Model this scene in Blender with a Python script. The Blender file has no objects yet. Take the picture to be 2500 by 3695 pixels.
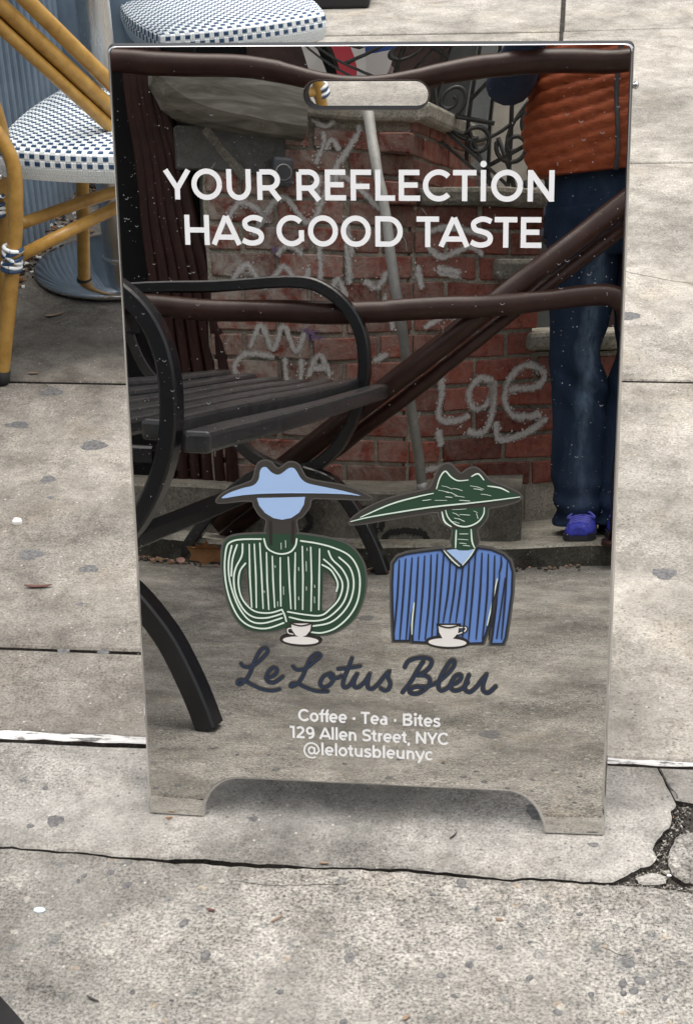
import bpy, bmesh, math, random
from math import sin, cos, pi, radians as R
from mathutils import Vector as V, Matrix, geometry
random.seed(7)
S = bpy.context.scene
COL = S.collection

# ------------------------------------------------------------------ camera, sky, sun, exposure
cam_d = bpy.data.cameras.new('camera')
cam = bpy.data.objects.new('camera', cam_d); COL.objects.link(cam)
cam.matrix_world = Matrix(((0.99213705, -0.02721256, 0.12216195, 0.23915471),
                           (0.11936838, 0.4991358, -0.85826257, -1.79885128),
                           (-0.03761988, 0.86609637, 0.49845945, 1.52823532),
                           (0, 0, 0, 1)))
cam_d.sensor_fit = 'VERTICAL'; cam_d.sensor_height = 36.0; cam_d.sensor_width = 36.0
cam_d.lens = 36.0 * 6336.711 / 3695.0
cam_d.clip_start = 0.02; cam_d.clip_end = 300
S.camera = cam

SUN_EL, SUN_AZ = R(86), R(155)           # high, behind the viewer's left, veiled by cloud
w = bpy.data.worlds.new('World'); S.world = w; w.use_nodes = True
nt = w.node_tree; bg = nt.nodes['Background']
sky = nt.nodes.new('ShaderNodeTexSky'); sky.sky_type = 'NISHITA'; sky.sun_disc = False
sky.sun_elevation = SUN_EL; sky.sun_rotation = R(155); sky.dust_density = 6.0; sky.air_density = 1.2; sky.ozone_density = 1.0
hs = nt.nodes.new('ShaderNodeHueSaturation'); hs.inputs['Saturation'].default_value = 0.28
nt.links.new(sky.outputs[0], hs.inputs['Color']); nt.links.new(hs.outputs[0], bg.inputs['Color'])
bg.inputs['Strength'].default_value = 0.15
sd = bpy.data.lights.new('sun', 'SUN'); sd.energy = 0.75; sd.angle = R(60); sd.color = (1.0, 0.965, 0.91)
sun = bpy.data.objects.new('sun', sd); COL.objects.link(sun)
sun.rotation_euler = (R(4), 0, R(25))   # veiled sun almost overhead
S.view_settings.view_transform = 'Standard'; S.view_settings.look = 'None'
S.view_settings.gamma = 1.0; S.view_settings.use_curve_mapping = False
S.view_settings.exposure = 0.92

# ------------------------------------------------------------------ material helpers
def mat(name, col=(.5, .5, .5), rough=.6, metal=0.0, spec=.5, coat=0.0):
    m = bpy.data.materials.new(name); m.use_nodes = True
    b = m.node_tree.nodes['Principled BSDF']
    b.inputs['Base Color'].default_value = (*col, 1); b.inputs['Roughness'].default_value = rough
    b.inputs['Metallic'].default_value = metal; b.inputs['Specular IOR Level'].default_value = spec
    b.inputs['Coat Weight'].default_value = coat
    return m
class NG:
    def __init__(s, m): s.t = m.node_tree; s.b = s.t.nodes['Principled BSDF']
    def n(s, typ, **k):
        x = s.t.nodes.new(typ)
        for a, v in k.items(): setattr(x, a, v)
        return x
    def l(s, a, b): s.t.links.new(a, b)
    def pos(s): return s.n('ShaderNodeNewGeometry').outputs['Position']
    def noise(s, vec, scale, detail=4, rough=.6, dist=0.0):
        x = s.n('ShaderNodeTexNoise'); x.inputs['Scale'].default_value = scale; x.inputs['Detail'].default_value = detail
        x.inputs['Roughness'].default_value = rough; x.inputs['Distortion'].default_value = dist
        s.l(vec, x.inputs['Vector']); return x.outputs['Fac']
    def vor(s, vec, scale, out='Distance', feat='F1', rnd=1.0):
        x = s.n('ShaderNodeTexVoronoi', feature=feat); x.inputs['Scale'].default_value = scale; x.inputs['Randomness'].default_value = rnd
        s.l(vec, x.inputs['Vector']); return x.outputs[out]
    def ramp(s, fac, stops):
        x = s.n('ShaderNodeValToRGB'); e = x.color_ramp.elements
        while len(e) < len(stops): e.new(.5)
        for i, (p, c) in enumerate(stops):
            e[i].position = p; e[i].color = (*c, 1) if len(c) == 3 else c
        s.l(fac, x.inputs['Fac']); return x.outputs['Color']
    def mr(s, v, a, b, c, d):
        x = s.n('ShaderNodeMapRange'); 
        for i, q in zip((1, 2, 3, 4), (a, b, c, d)): x.inputs[i].default_value = q
        s.l(v, x.inputs[0]); return x.outputs[0]
    def mix(s, fac, a, b, mode='MIX'):
        x = s.n('ShaderNodeMix', data_type='RGBA', blend_type=mode)
        if isinstance(fac, (int, float)): x.inputs[0].default_value = fac
        else: s.l(fac, x.inputs[0])
        for sock, q in ((x.inputs[6], a), (x.inputs[7], b)):
            if isinstance(q, tuple): sock.default_value = (*q, 1)
            else: s.l(q, sock)
        return x.outputs[2]
    def math(s, op, a, b=0.0):
        x = s.n('ShaderNodeMath', operation=op)
        for sock, q in ((x.inputs[0], a), (x.inputs[1], b)):
            if isinstance(q, (int, float)): sock.default_value = q
            else: s.l(q, sock)
        return x.outputs[0]
    def scale(s, vec, sx, sy, sz):
        x = s.n('ShaderNodeMapping'); x.inputs['Scale'].default_value = (sx, sy, sz); s.l(vec, x.inputs['Vector']); return x.outputs[0]
    def bump(s, h, strength=.3, dist=.002):
        x = s.n('ShaderNodeBump'); x.inputs['Strength'].default_value = strength; x.inputs['Distance'].default_value = dist
        s.l(h, x.inputs['Height']); s.l(x.outputs[0], s.b.inputs['Normal'])
    def color(s, c): s.l(c, s.b.inputs['Base Color'])
    def rough(s, v): s.l(v, s.b.inputs['Roughness'])

def concrete(name, dark, mid, light, grain=1.0, pebble=0.0, stain=.5, fine=260, seed=0.0, spots=True):
    m = mat(name, mid, .92, spec=.25); g = NG(m); p0 = g.pos()
    off = g.n('ShaderNodeVectorMath', operation='ADD'); g.l(p0, off.inputs[0]); off.inputs[1].default_value = (seed, seed * 1.7, 0); p = off.outputs[0]
    big = g.noise(p, 2.2, 4, .55); mid_n = g.noise(p, 11, 5, .65, .4); f = g.noise(p, fine, 3, .7); f2 = g.noise(p, 70, 4, .65)
    c = g.ramp(mid_n, [(.28, dark), (.52, mid), (.78, light)])
    st = g.ramp(big, [(.34, (1 - stain,) * 3), (.58, (1, 1, 1))])
    c = g.mix(1.0, c, st, 'MULTIPLY')
    k = .55 * grain; patch = g.mr(g.noise(p, 3.6, 3, .55), .36, .62, .5, 1.1); old0 = c
    c = g.mix(1.0, c, g.ramp(f, [(.33, (1 - k,) * 3), (.5, (1, 1, 1)), (.68, (1 + k * .7,) * 3)]), 'MULTIPLY')
    c = g.mix(1.0, c, g.ramp(f2, [(.3, (1 - .32 * grain,) * 3), (.5, (1, 1, 1)), (.72, (1.22,) * 3)]), 'MULTIPLY')
    c = g.mix(g.math('MINIMUM', patch, 1.0), old0, c)
    py = g.n('ShaderNodeSeparateXYZ'); g.l(p0, py.inputs[0]); dj = None
    for y0 in (-.084, .165, .382, 1.34, 2.66):
        q_ = g.mr(g.math('ABSOLUTE', g.math('SUBTRACT', py.outputs[1], y0)), .004, .05, 1, 0); dj = q_ if dj is None else g.math('MAXIMUM', dj, q_)
    c = g.mix(g.math('MULTIPLY', dj, g.mr(g.noise(p, 16, 5, .7), .42, .7, 0, .55)), c, g.mix(1.0, c, (.42, .38, .34), 'MULTIPLY'))
    blot = g.mr(g.noise(p, 1.3, 5, .6, .8), .54, .66, 0, .32); c = g.mix(blot, c, g.mix(1.0, c, (.55, .52, .48), 'MULTIPLY'))
    # tint drift: rust and grey-green
    tn = g.noise(p, 5.2, 3, .5)
    c = g.mix(g.mr(tn, .58, .75, 0, .35), c, g.mix(1.0, c, (1.12, .98, .8), 'MULTIPLY'))
    # small white and dark grains
    v1 = g.vor(p, 150, 'Distance'); wc = g.vor(p, 150, 'Color')
    sep = g.n('ShaderNodeSeparateColor'); g.l(wc, sep.inputs[0])
    c = g.mix(g.math('MULTIPLY', g.mr(v1, .22, .34, 1, 0), g.mr(sep.outputs[0], .955, .97, 0, .5)), c, (.60, .57, .51))
    c = g.mix(g.math('MULTIPLY', g.mr(v1, .22, .38, 1, 0), g.mr(sep.outputs[1], .9, .92, 0, .7)), c, (.09, .085, .08))
    hgt = g.math('ADD', f, g.math('MULTIPLY', f2, 1.2))
    if pebble > 0:
        dst = g.noise(p, 30, 2, .5); pv = g.n('ShaderNodeVectorMath', operation='ADD'); g.l(p, pv.inputs[0])
        dv = g.n('ShaderNodeVectorMath', operation='SCALE'); g.l(g.n('ShaderNodeTexNoise').outputs['Color'], dv.inputs[0]); dv.inputs['Scale'].default_value = .01
        g.l(dv.outputs[0], pv.inputs[1])
        for sc, th, pc, mx in ((46, .86, (.10, .11, .115), .85), (30, .93, (.085, .09, .095), .9), (62, .9, (.62, .58, .5), .7), (80, .8, (.16, .15, .145), .7), (55, .95, (.42, .3, .17), .6)):
            d = g.vor(pv.outputs[0], sc, 'Distance'); cc = g.vor(pv.outputs[0], sc, 'Color')
            s2 = g.n('ShaderNodeSeparateColor'); g.l(cc, s2.inputs[0])
            dd = g.math('ADD', d, g.math('MULTIPLY', g.noise(p, sc * 3, 2, .5), .22))
            c = g.mix(g.math('MULTIPLY', g.mr(dd, .36, .42, 1, 0), g.mr(s2.outputs[0], th, th + .01, 0, mx * pebble)), c, pc)
        pk = g.vor(p, 95, 'Distance'); hgt = g.math('ADD', hgt, g.math('MULTIPLY', pk, 1.3))
    g.color(c); g.bump(hgt, .75, .0022 if pebble else .0013)
    return m

M = {}
M['conc_near'] = concrete('concrete exposed aggregate', (.168, .157, .139), (.290, .274, .246), (.437, .415, .375), 1.45, .42, .42, 230)
M['conc_step'] = concrete('concrete smooth grey', (.19, .181, .164), (.32, .304, .276), (.455, .432, .39), 1.1, 0, .38, 250, 3)
M['conc_left'] = concrete('concrete walked brown', (.165, .149, .128), (.275, .252, .218), (.39, .36, .315), .95, 0, .45, 240, 9)
M['conc_dirty'] = concrete('concrete damp and dirty', (.10, .088, .075), (.19, .172, .147), (.30, .275, .24), .8, 0, .5, 230, 14)
M['conc_right'] = concrete('concrete pale sand', (.210, .193, .165), (.352, .327, .284), (.492, .460, .404), .85, 0, .32, 210, 21)
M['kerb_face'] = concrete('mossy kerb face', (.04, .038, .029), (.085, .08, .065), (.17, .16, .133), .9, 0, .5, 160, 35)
M['plinth'] = concrete('plinth render', (.12, .112, .094), (.215, .2, .17), (.33, .31, .265), .8, 0, .5, 160, 31)
M['stone'] = concrete('coping stone', (.20, .19, .155), (.39, .368, .31), (.56, .535, .46), .9, 0, .45, 120, 41)
M['render'] = concrete('cement panel', (.075, .075, .072), (.11, .11, .105), (.15, .15, .142), .4, 0, .3, 160, 51)
M['mortar'] = concrete('mortar', (.24, .218, .178), (.40, .37, .305), (.54, .505, .43), .9, 0, .4, 200, 61)
M['dirt'] = concrete('joint dirt', (.030, .027, .023), (.060, .053, .046), (.12, .105, .09), 1.2, 0, .5, 210, 71)
M['gum'] = mat('old chewing gum', (.095, .093, .095), .75); 
g = NG(M['gum']); g.color(g.ramp(g.noise(g.pos(), 160, 3, .6), [(.35, (.065, .064, .066)), (.62, (.15, .145, .14))]))

def simple(name, a, b, scale, rough=.6, metal=0, bump=0, bscale=None, **k):
    m = mat(name, a, rough, metal, **k); g = NG(m); p = g.pos()
    n = g.noise(p, scale, 5, .65); g.color(g.ramp(n, [(.3, a), (.7, b)]))
    if bump: g.bump(g.noise(p, bscale or scale * 3, 4, .6), .5, bump)
    return m

M['sill'] = simple('smooth worn stone', (.10, .096, .08), (.21, .2, .17), 9, .55, 0, .001, 60)
g = NG(M['sill']); p = g.pos(); nn = g.noise(g.scale(p, 5, 5, 26), 1.2, 5, .6, 1.2); g.color(g.ramp(nn, [(.3, (.12, .114, .095)), (.5, (.24, .23, .195)), (.68, (.40, .385, .335))]))
# mirror sheet: silvered acrylic, a little grey
M['mirror'] = mat('mirror acrylic', (.635, .622, .592), .012, 1.0)
g = NG(M['mirror']); p = g.pos()
g.rough(g.mr(g.noise(p, 9, 5, .7), .5, .85, .0, .012))
M['mirror_edge'] = mat('polished acrylic edge', (.62, .61, .60), .12, 1.0)
M['slot'] = mat('black slot lining', (.012, .012, .012), .7, spec=.2)
M['back'] = mat('black back sheet', (.02, .02, .02), .5)
M['white'] = mat('white vinyl', (.90, .905, .91), .5)
M['navy'] = mat('navy vinyl', (.022, .037, .072), .5)
M['sticker'] = mat('dark grey vinyl', (.046, .042, .037), .5)
M['halo'] = mat('grey vinyl margin', (.135, .128, .118), .45, .35)
M['halo_line'] = mat('thin pale cut line', (.20, .19, .175), .4, .3)
M['sky_blue'] = mat('pale blue vinyl', (.38, .54, .82), .5)
M['green'] = mat('green vinyl', (.022, .062, .034), .5)
M['mint'] = mat('pale mint vinyl', (.73, .84, .73), .5)
M['blue'] = mat('blue vinyl', (.135, .255, .60), .5)
M['ink'] = mat('ink vinyl', (.017, .022, .034), .5)
M['cup'] = mat('cup white vinyl', (.80, .775, .74), .5)
M['outline'] = mat('brown black vinyl', (.026, .021, .018), .5)
M['spot'] = mat('dried water spot', (.24, .25, .26), .6)
M['steel'] = mat('brushed steel', (.56, .56, .55), .28, 1.0)
g = NG(M['steel']); p = g.pos(); g.rough(g.mr(g.noise(g.scale(p, 60, 60, 3), 5, 4, .6), .3, .7, .24, .36))
M['polished'] = mat('polished steel plate', (.62, .62, .62), .07, 1.0)
g = NG(M['polished']); p = g.pos(); g.rough(g.mr(g.noise(p, 26, 5, .65), .4, .75, .04, .22)); g.bump(g.noise(p, 5, 2, .5), .08, .004)
M['screw'] = mat('zinc screw', (.6, .6, .58), .3, 1.0)
M['bench'] = simple('black powder coat', (.0075, .0083, .0105), (.014, .015, .0175), 9, .22, 0, .0003, 500, spec=.6)
M['bench_top'] = simple('lightened black powder coat', (.024, .025, .027), (.060, .061, .063), 30, .22, 0, .0005, 300, spec=.6)  # light caught by the slat tops is put into this paler coat colour
M['pipe'] = simple('brown painted pipe', (.034, .0145, .011), (.060, .028, .0215), 18, .34, 0, .0007, 90, spec=.35)
M['flute'] = simple('dark brown painted metal', (.022, .009, .0075), (.046, .0175, .014), 12, .42, 0, .0006, 60, spec=.25)
M['pole'] = simple('galvanised pole', (.30, .30, .285), (.44, .44, .42), 25, .5, .3, .0008, 120)
M['iron'] = simple('black wrought iron', (.014, .015, .015), (.05, .052, .05), 60, .5, 0, .001, 150)
M['facade'] = simple('dark red facade', (.035, .019, .017), (.085, .05, .043), 7, .8, 0, .003, 60)
M['door_gray'] = simple('grey door paint', (.15, .162, .157), (.23, .24, .23), 9, .6)
M['door_beige'] = simple('beige stone jamb', (.45, .41, .34), (.60, .56, .48), 14, .7)
M['trim_blue'] = simple('blue grey trim', (.075, .08, .105), (.115, .12, .15), 12, .5)
M['tread'] = simple('brownstone tread', (.22, .17, .167), (.38, .30, .295), 12, .7, 0, .002, 60)
M['shutter'] = mat('black shutter', (.006, .006, .0065), .6, spec=.15)
M['rubber'] = mat('black rubber', (.015, .015, .015), .75)
M['red'] = mat('red cloth', (.50, .05, .07), .8); M['flagwhite'] = mat('white cloth', (.7, .68, .66), .8); M['flagblue'] = mat('blue cloth', (.04, .09, .30), .8)
M['strand_w'] = mat('white woven resin', (.80, .84, .84), .42)
M['strand_n'] = mat('navy woven resin', (.022, .06, .135), .42)
m = M['bamboo'] = mat('amber bamboo-look tube', (.42, .235, .045), .34)
g = NG(m); tc = g.n('ShaderNodeTexCoord').outputs['Object']; nn = g.noise(tc, 38, 5, .65)
g.color(g.ramp(nn, [(.3, (.33, .17, .035)), (.5, (.43, .24, .052)), (.72, (.50, .30, .080))])); g.bump(nn, .06, .001)
M['bamboo_dark'] = mat('brown bamboo-look tube', (.13, .055, .018), .38)
m = M['corr'] = mat('blue grey corrugated steel', (.21, .29, .38), .5)
g = NG(m); p = g.pos(); n1 = g.noise(p, 6, 5, .6); n2 = g.noise(g.scale(p, 30, 30, 4), 1, 4, .6)
c = g.ramp(n1, [(.3, (.19, .26, .335)), (.7, (.29, .38, .47))]); c = g.mix(1.0, c, g.ramp(n2, [(.3, (.78,) * 3), (.6, (1, 1, 1))]), 'MULTIPLY')
sx = g.n('ShaderNodeSeparateXYZ'); g.l(p, sx.inputs[0]); c = g.mix(g.math('MULTIPLY', g.mr(sx.outputs[2], .0, .16, .75, 0), g.noise(p, 30, 4, .6)), c, (.11, .085, .06)); g.color(c)
M['strip_white'] = mat('flaked white paint strip', (.8, .79, .76), .6)
g = NG(M['strip_white']); p = g.pos(); n = g.noise(g.scale(p, 14, 60, 30), 1.6, 6, .7); n2 = g.noise(p, 40, 5, .7)
c = g.ramp(n, [(.40, (.11, .105, .098)), (.46, (.52, .51, .49)), (.62, (.66, .65, .63)), (.75, (.72, .71, .69))]); g.color(g.mix(g.mr(n2, .28, .36, 1, 0), c, (.10, .10, .10))); g.bump(n, .5, .002)
m = M['brick'] = mat('red brick', (.16, .04, .03), .9, spec=.12); g = NG(m); p = g.pos()
oi = g.n('ShaderNodeObjectInfo').outputs['Random']
base = g.ramp(oi, [(0, (.15, .045, .034)), (.3, (.24, .068, .050)), (.65, (.32, .098, .070)), (1, (.20, .076, .060))])
n = g.noise(p, 60, 5, .7); base = g.mix(1.0, base, g.ramp(n, [(.28, (.45,) * 3), (.5, (1, 1, 1)), (.75, (1.35,) * 3)]), 'MULTIPLY')
# lime bloom and old paint wash, heavier on the left and lower part of the wall
sx = g.n('ShaderNodeSeparateXYZ'); g.l(p, sx.inputs[0])
wash = g.math('MULTIPLY', g.mr(sx.outputs[0], -.64, .02, .85, .14), g.mr(g.noise(p, 13, 6, .72, .6), .38, .60, 0, 1))
base = g.mix(wash, base, (.46, .42, .37)); base = g.mix(g.mr(g.noise(p, 32, 5, .7), .62, .74, 0, .30), base, (.30, .27, .245)); g.color(base)
g.bump(g.math('ADD', n, g.math('MULTIPLY', g.noise(p, 160, 3, .6), .6)), 1.0, .004)
M['graffiti'] = simple('sprayed white paint', (.50, .485, .47), (.66, .64, .625), 90, .8)
m = M['graffiti_film'] = mat('thin sprayed white film', (.38, .37, .36), .85); g = NG(m); p = g.pos()
g.color(g.ramp(g.noise(p, 130, 4, .7), [(.3, (.46, .445, .43)), (.7, (.72, .70, .68))])); at_ = g.n('ShaderNodeAttribute', attribute_name='cover').outputs['Fac']; sumn = g.math('ADD', g.math('MULTIPLY', at_, 1.5), g.math('ADD', g.math('MULTIPLY', g.noise(p, 85, 6, .75), 2.2), g.math('MULTIPLY', g.noise(p, 17, 3, .6), 1.0))); g.l(g.mr(sumn, 1.95, 2.75, 0, .88), g.b.inputs['Alpha']); g.bump(g.noise(p, 160, 3, .6), .5, .0012)
M['graffiti_purple'] = mat('sprayed violet paint', (.20, .13, .24), .8)
M['graffiti_black'] = mat('sprayed black paint', (.018, .018, .017), .8)
M['meter'] = mat('grey meter casing', (.085, .09, .10), .4); M['meter_dark'] = mat('meter dial', (.05, .052, .06), .3)
m = M['vest'] = mat('rust orange nylon', (.42, .095, .034), .6, spec=.3)
g = NG(m); p = g.pos(); n = g.noise(g.scale(p, 14, 14, 34), 2.2, 5, .6, .5); g.color(g.ramp(n, [(.3, (.30, .062, .024)), (.7, (.47, .118, .044))])); g.bump(n, .5, .006)
M['zip'] = mat('grey zip piping', (.075, .075, .085), .5)
M['sleeve'] = simple('dark navy fleece', (.016, .030, .066), (.030, .052, .105), 18, .8, 0, .002, 90)
m = M['denim'] = mat('dark blue denim', (.012, .022, .045), .85, spec=.2); g = NG(m); p = g.pos()
tc = g.n('ShaderNodeTexCoord').outputs['Object']; n = g.noise(g.scale(p, 22, 22, 5), 1, 5, .6); f = g.noise(p, 420, 2, .5)
c = g.ramp(n, [(.25, (.013, .025, .050)), (.52, (.020, .037, .072)), (.80, (.034, .058, .105))])
c = g.mix(1.0, c, g.ramp(f, [(.3, (.7,) * 3), (.7, (1.3,) * 3)]), 'MULTIPLY'); g.color(c); g.bump(g.noise(g.scale(p, 14, 14, 40), 1, 4, .6, .8), .35, .006)
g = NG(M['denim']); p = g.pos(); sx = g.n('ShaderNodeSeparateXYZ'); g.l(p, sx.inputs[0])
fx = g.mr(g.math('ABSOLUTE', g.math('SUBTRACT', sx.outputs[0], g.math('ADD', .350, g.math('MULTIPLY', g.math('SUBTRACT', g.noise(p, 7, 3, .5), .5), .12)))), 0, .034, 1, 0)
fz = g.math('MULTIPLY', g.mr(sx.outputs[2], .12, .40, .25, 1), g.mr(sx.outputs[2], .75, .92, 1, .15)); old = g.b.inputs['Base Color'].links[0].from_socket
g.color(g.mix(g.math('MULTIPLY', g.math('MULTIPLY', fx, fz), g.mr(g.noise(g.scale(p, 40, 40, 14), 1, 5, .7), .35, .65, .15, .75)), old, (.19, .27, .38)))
M['shoe'] = simple('violet blue knit', (.032, .040, .36), (.060, .072, .58), 60, .7, 0, .001, 300); M['lace'] = mat('lilac lace', (.14, .14, .60), .6)
M['sole'] = mat('dark sole', (.03, .03, .035), .7)
M['skin'] = simple('skin', (.50, .30, .22), (.58, .36, .27), 20, .5); M['hair'] = simple('brown hair', (.03, .02, .014), (.06, .04, .028), 60, .55)
M['eye'] = mat('eye', (.04, .03, .025), .2); M['lip'] = mat('lips', (.38, .16, .13), .45); M['phone'] = mat('phone body', (.02, .02, .022), .25)
M['leaf'] = simple('dry brown leaf', (.20, .085, .03), (.34, .16, .06), 30, .75, 0, .001, 120)
M['leaf_pink'] = mat('pale pink leaf', (.50, .30, .24), .75); M['leaf_red'] = mat('dark red leaf', (.10, .038, .03), .75); M['leaf_tan'] = mat('tan leaf', (.23, .155, .10), .75)
M['chip_white'] = mat('white stone chip', (.78, .76, .72), .7); M['chip_blue'] = mat('pale blue paint chip', (.50, .66, .74), .6)
M['ground'] = concrete('street ground', (.10, .1, .1), (.16, .16, .155), (.22, .22, .21), .6, 0, .3, 100, 80)

# ------------------------------------------------------------------ mesh helpers
class MB:
    def __init__(s): s.v = []; s.f = []; s.mi = []; s.k = 0; s.sm = []
    def add(s, vs, fs, k=None, sm=False):
        o = len(s.v); s.v += [tuple(q) for q in vs]
        for f in fs: s.f.append([i + o for i in f]); s.mi.append(s.k if k is None else k); s.sm.append(sm)
        return s
    def box(s, c, d, rot=None, bev=0.0, k=None):
        hx, hy, hz = d[0] / 2, d[1] / 2, d[2] / 2; c = V(c); rot = rot or Matrix.Identity(3)
        if bev <= 0:
            vs = [c + rot @ V((x * hx, y * hy, z * hz)) for z in (-1, 1) for x, y in ((-1, -1), (1, -1), (1, 1), (-1, 1))]
            fs = [(3, 2, 1, 0), (4, 5, 6, 7), (0, 1, 5, 4), (1, 2, 6, 5), (2, 3, 7, 6), (3, 0, 4, 7)]
            return s.add(vs, fs, k)
        b = min(bev, hx * .9, hy * .9, hz * .9); bm = bmesh.new(); bmesh.ops.create_cube(bm, size=1)
        for v_ in bm.verts: v_.co = V((v_.co.x * d[0], v_.co.y * d[1], v_.co.z * d[2]))
        bmesh.ops.bevel(bm, geom=bm.edges[:], offset=b, segments=2 if bev > .004 else 1, affect='EDGES', profile=.5)
        bm.verts.index_update(); s.add([c + rot @ v_.co for v_ in bm.verts], [[v_.index for v_ in f.verts] for f in bm.faces], k); bm.free(); return s
    def tube(s, pts, r, seg=12, cap=True, k=None, flat=None, sm=True):
        pts = [V(p) for p in pts]; n = len(pts); rs = r if isinstance(r, (list, tuple)) else [r] * n
        vs = []; prev = None
        for i in range(n):
            t = (pts[min(i + 1, n - 1)] - pts[max(i - 1, 0)]).normalized()
            if prev is None:
                a = V((0, 0, 1)) if abs(t.z) < .9 else V((1, 0, 0)); u = t.cross(a).normalized()
            else: u = (prev - t * prev.dot(t)).normalized()
            prev = u; q = t.cross(u)
            for j in range(seg):
                a = 2 * pi * j / seg; vs.append(pts[i] + (u * cos(a) + q * sin(a)) * rs[i])
        fs = [(i * seg + j, i * seg + (j + 1) % seg, (i + 1) * seg + (j + 1) % seg, (i + 1) * seg + j) for i in range(n - 1) for j in range(seg)]
        s.add(vs, fs, k, sm)
        if cap: s.add(vs[:seg], [list(range(seg))[::-1]], k); s.add(vs[-seg:], [list(range(seg))], k)
        return s
    def bar(s, pts, wid, thk, side, k=None, bev=.004):
        """rectangular bar swept along pts; side = the constant direction of its width"""
        pts = [V(p) for p in pts]; n = len(pts); side = V(side).normalized(); vs = []; b = bev
        prof = [(-wid/2 + b, -thk/2), (wid/2 - b, -thk/2), (wid/2, -thk/2 + b), (wid/2, thk/2 - b), (wid/2 - b, thk/2), (-wid/2 + b, thk/2), (-wid/2, thk/2 - b), (-wid/2, -thk/2 + b)]
        for i in range(n):
            t = (pts[min(i + 1, n - 1)] - pts[max(i - 1, 0)]).normalized(); nrm = t.cross(side).normalized()
            vs += [pts[i] + side * a + nrm * c for a, c in prof]
        m = len(prof)
        fs = [(i * m + j, i * m + (j + 1) % m, (i + 1) * m + (j + 1) % m, (i + 1) * m + j) for i in range(n - 1) for j in range(m)]
        fs += [list(range(m))[::-1], [(n - 1) * m + j for j in range(m)]]
        return s.add(vs, fs, k)
    def lathe(s, c, prof, seg=32, k=None, sm=True):
        c = V(c); n = len(prof); vs = [c + V((r * cos(2 * pi * j / seg), r * sin(2 * pi * j / seg), z)) for r, z in prof for j in range(seg)]
        fs = [(i * seg + j, i * seg + (j + 1) % seg, (i + 1) * seg + (j + 1) % seg, (i + 1) * seg + j) for i in range(n - 1) for j in range(seg)]
        return s.add(vs, fs, k, sm)
    def ellip(s, c, r, seg=16, rings=10, rot=None, k=None):
        c = V(c); rot = rot or Matrix.Identity(3); vs = []; fs = []
        for i in range(rings + 1):
            th = pi * i / rings
            for j in range(seg):
                ph = 2 * pi * j / seg; vs.append(c + rot @ V((r[0] * sin(th) * cos(ph), r[1] * sin(th) * sin(ph), r[2] * cos(th))))
        for i in range(rings):
            for j in range(seg): fs.append((i * seg + j, (i + 1) * seg + j, (i + 1) * seg + (j + 1) % seg, i * seg + (j + 1) % seg))
        return s.add(vs, fs, k, True)

def wloc(o):
    p = V((0, 0, 0))
    while o: p += o.location; o = o.parent
    return p
def obj(name, mb, mats, parent=None, at=None, **props):
    me = bpy.data.meshes.new(name); base = V(at) if at else V((0, 0, 0))
    ref = wloc(parent) if parent else V((0, 0, 0))
    org = base if at else ref
    me.from_pydata([tuple(V(v) - org) for v in mb.v], [], mb.f)
    for m in (mats if isinstance(mats, (list, tuple)) else [mats]): me.materials.append(m)
    me.polygons.foreach_set('material_index', mb.mi); me.polygons.foreach_set('use_smooth', mb.sm); me.update()
    if name != 'graffiti':
        bm = bmesh.new(); bm.from_mesh(me); bmesh.ops.remove_doubles(bm, verts=bm.verts, dist=1e-7); bm.to_mesh(me); bm.free()
    o = bpy.data.objects.new(name, me); COL.objects.link(o)
    if parent: o.parent = parent
    o.location = (org - ref) if parent else org
    for k_, v_ in props.items(): o[k_] = v_
    return o
def thing(name, label, cat, loc=(0, 0, 0), group=None):
    o = bpy.data.objects.new(name, None); COL.objects.link(o); o.location = loc; o.empty_display_size = .05
    o['label'] = label; o['category'] = cat
    if group: o['group'] = group
    return o
def spline(pts, n=8, closed=False):
    pts = [V(p) for p in pts]; out = []; m = len(pts)
    for i in range(m if closed else m - 1):
        g_ = (lambda j: pts[j % m]) if closed else (lambda j: pts[max(0, min(m - 1, j))])
        a, b, c, d = g_(i - 1), g_(i), g_(i + 1), g_(i + 2)
        for q in range(n):
            t = q / n; out.append(.5 * ((2 * b) + (c - a) * t + (2 * a - 5 * b + 4 * c - d) * t * t + (3 * b - a - 3 * c + d) * t ** 3))
    if not closed: out.append(pts[-1])
    return out

# ------------------------------------------------------------------ ground and sidewalk
gmb = MB(); gmb.add([(-60, -60, -.05), (60, -60, -.05), (60, 60, -.05), (-60, 60, -.05)], [(0, 1, 2, 3)])
obj('ground', gmb, M['ground'], kind='structure')
smb = MB(); smb.add([(-9, -2.3, -.011), (9, -2.3, -.011), (9, 14, -.011), (-9, 14, -.011)], [(0, 1, 2, 3)])
sidewalk = obj('sidewalk', smb, M['dirt'], kind='structure')
def jag(a, b, amp, step=.02, seed=0):
    rnd = random.Random(seed); a, b = V((*a, 0)), V((*b, 0)); n = max(2, int((b - a).length / step)); d = (b - a).normalized(); q = V((-d.y, d.x, 0)); out = []; w_ = 0
    for i in range(n):
        w_ = w_ * .75 + rnd.uniform(-amp, amp) * .6; e_ = 0 if i == 0 else w_
        out.append(tuple((a + (b - a) * i / n + q * e_)[:2]))
    return out
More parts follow.
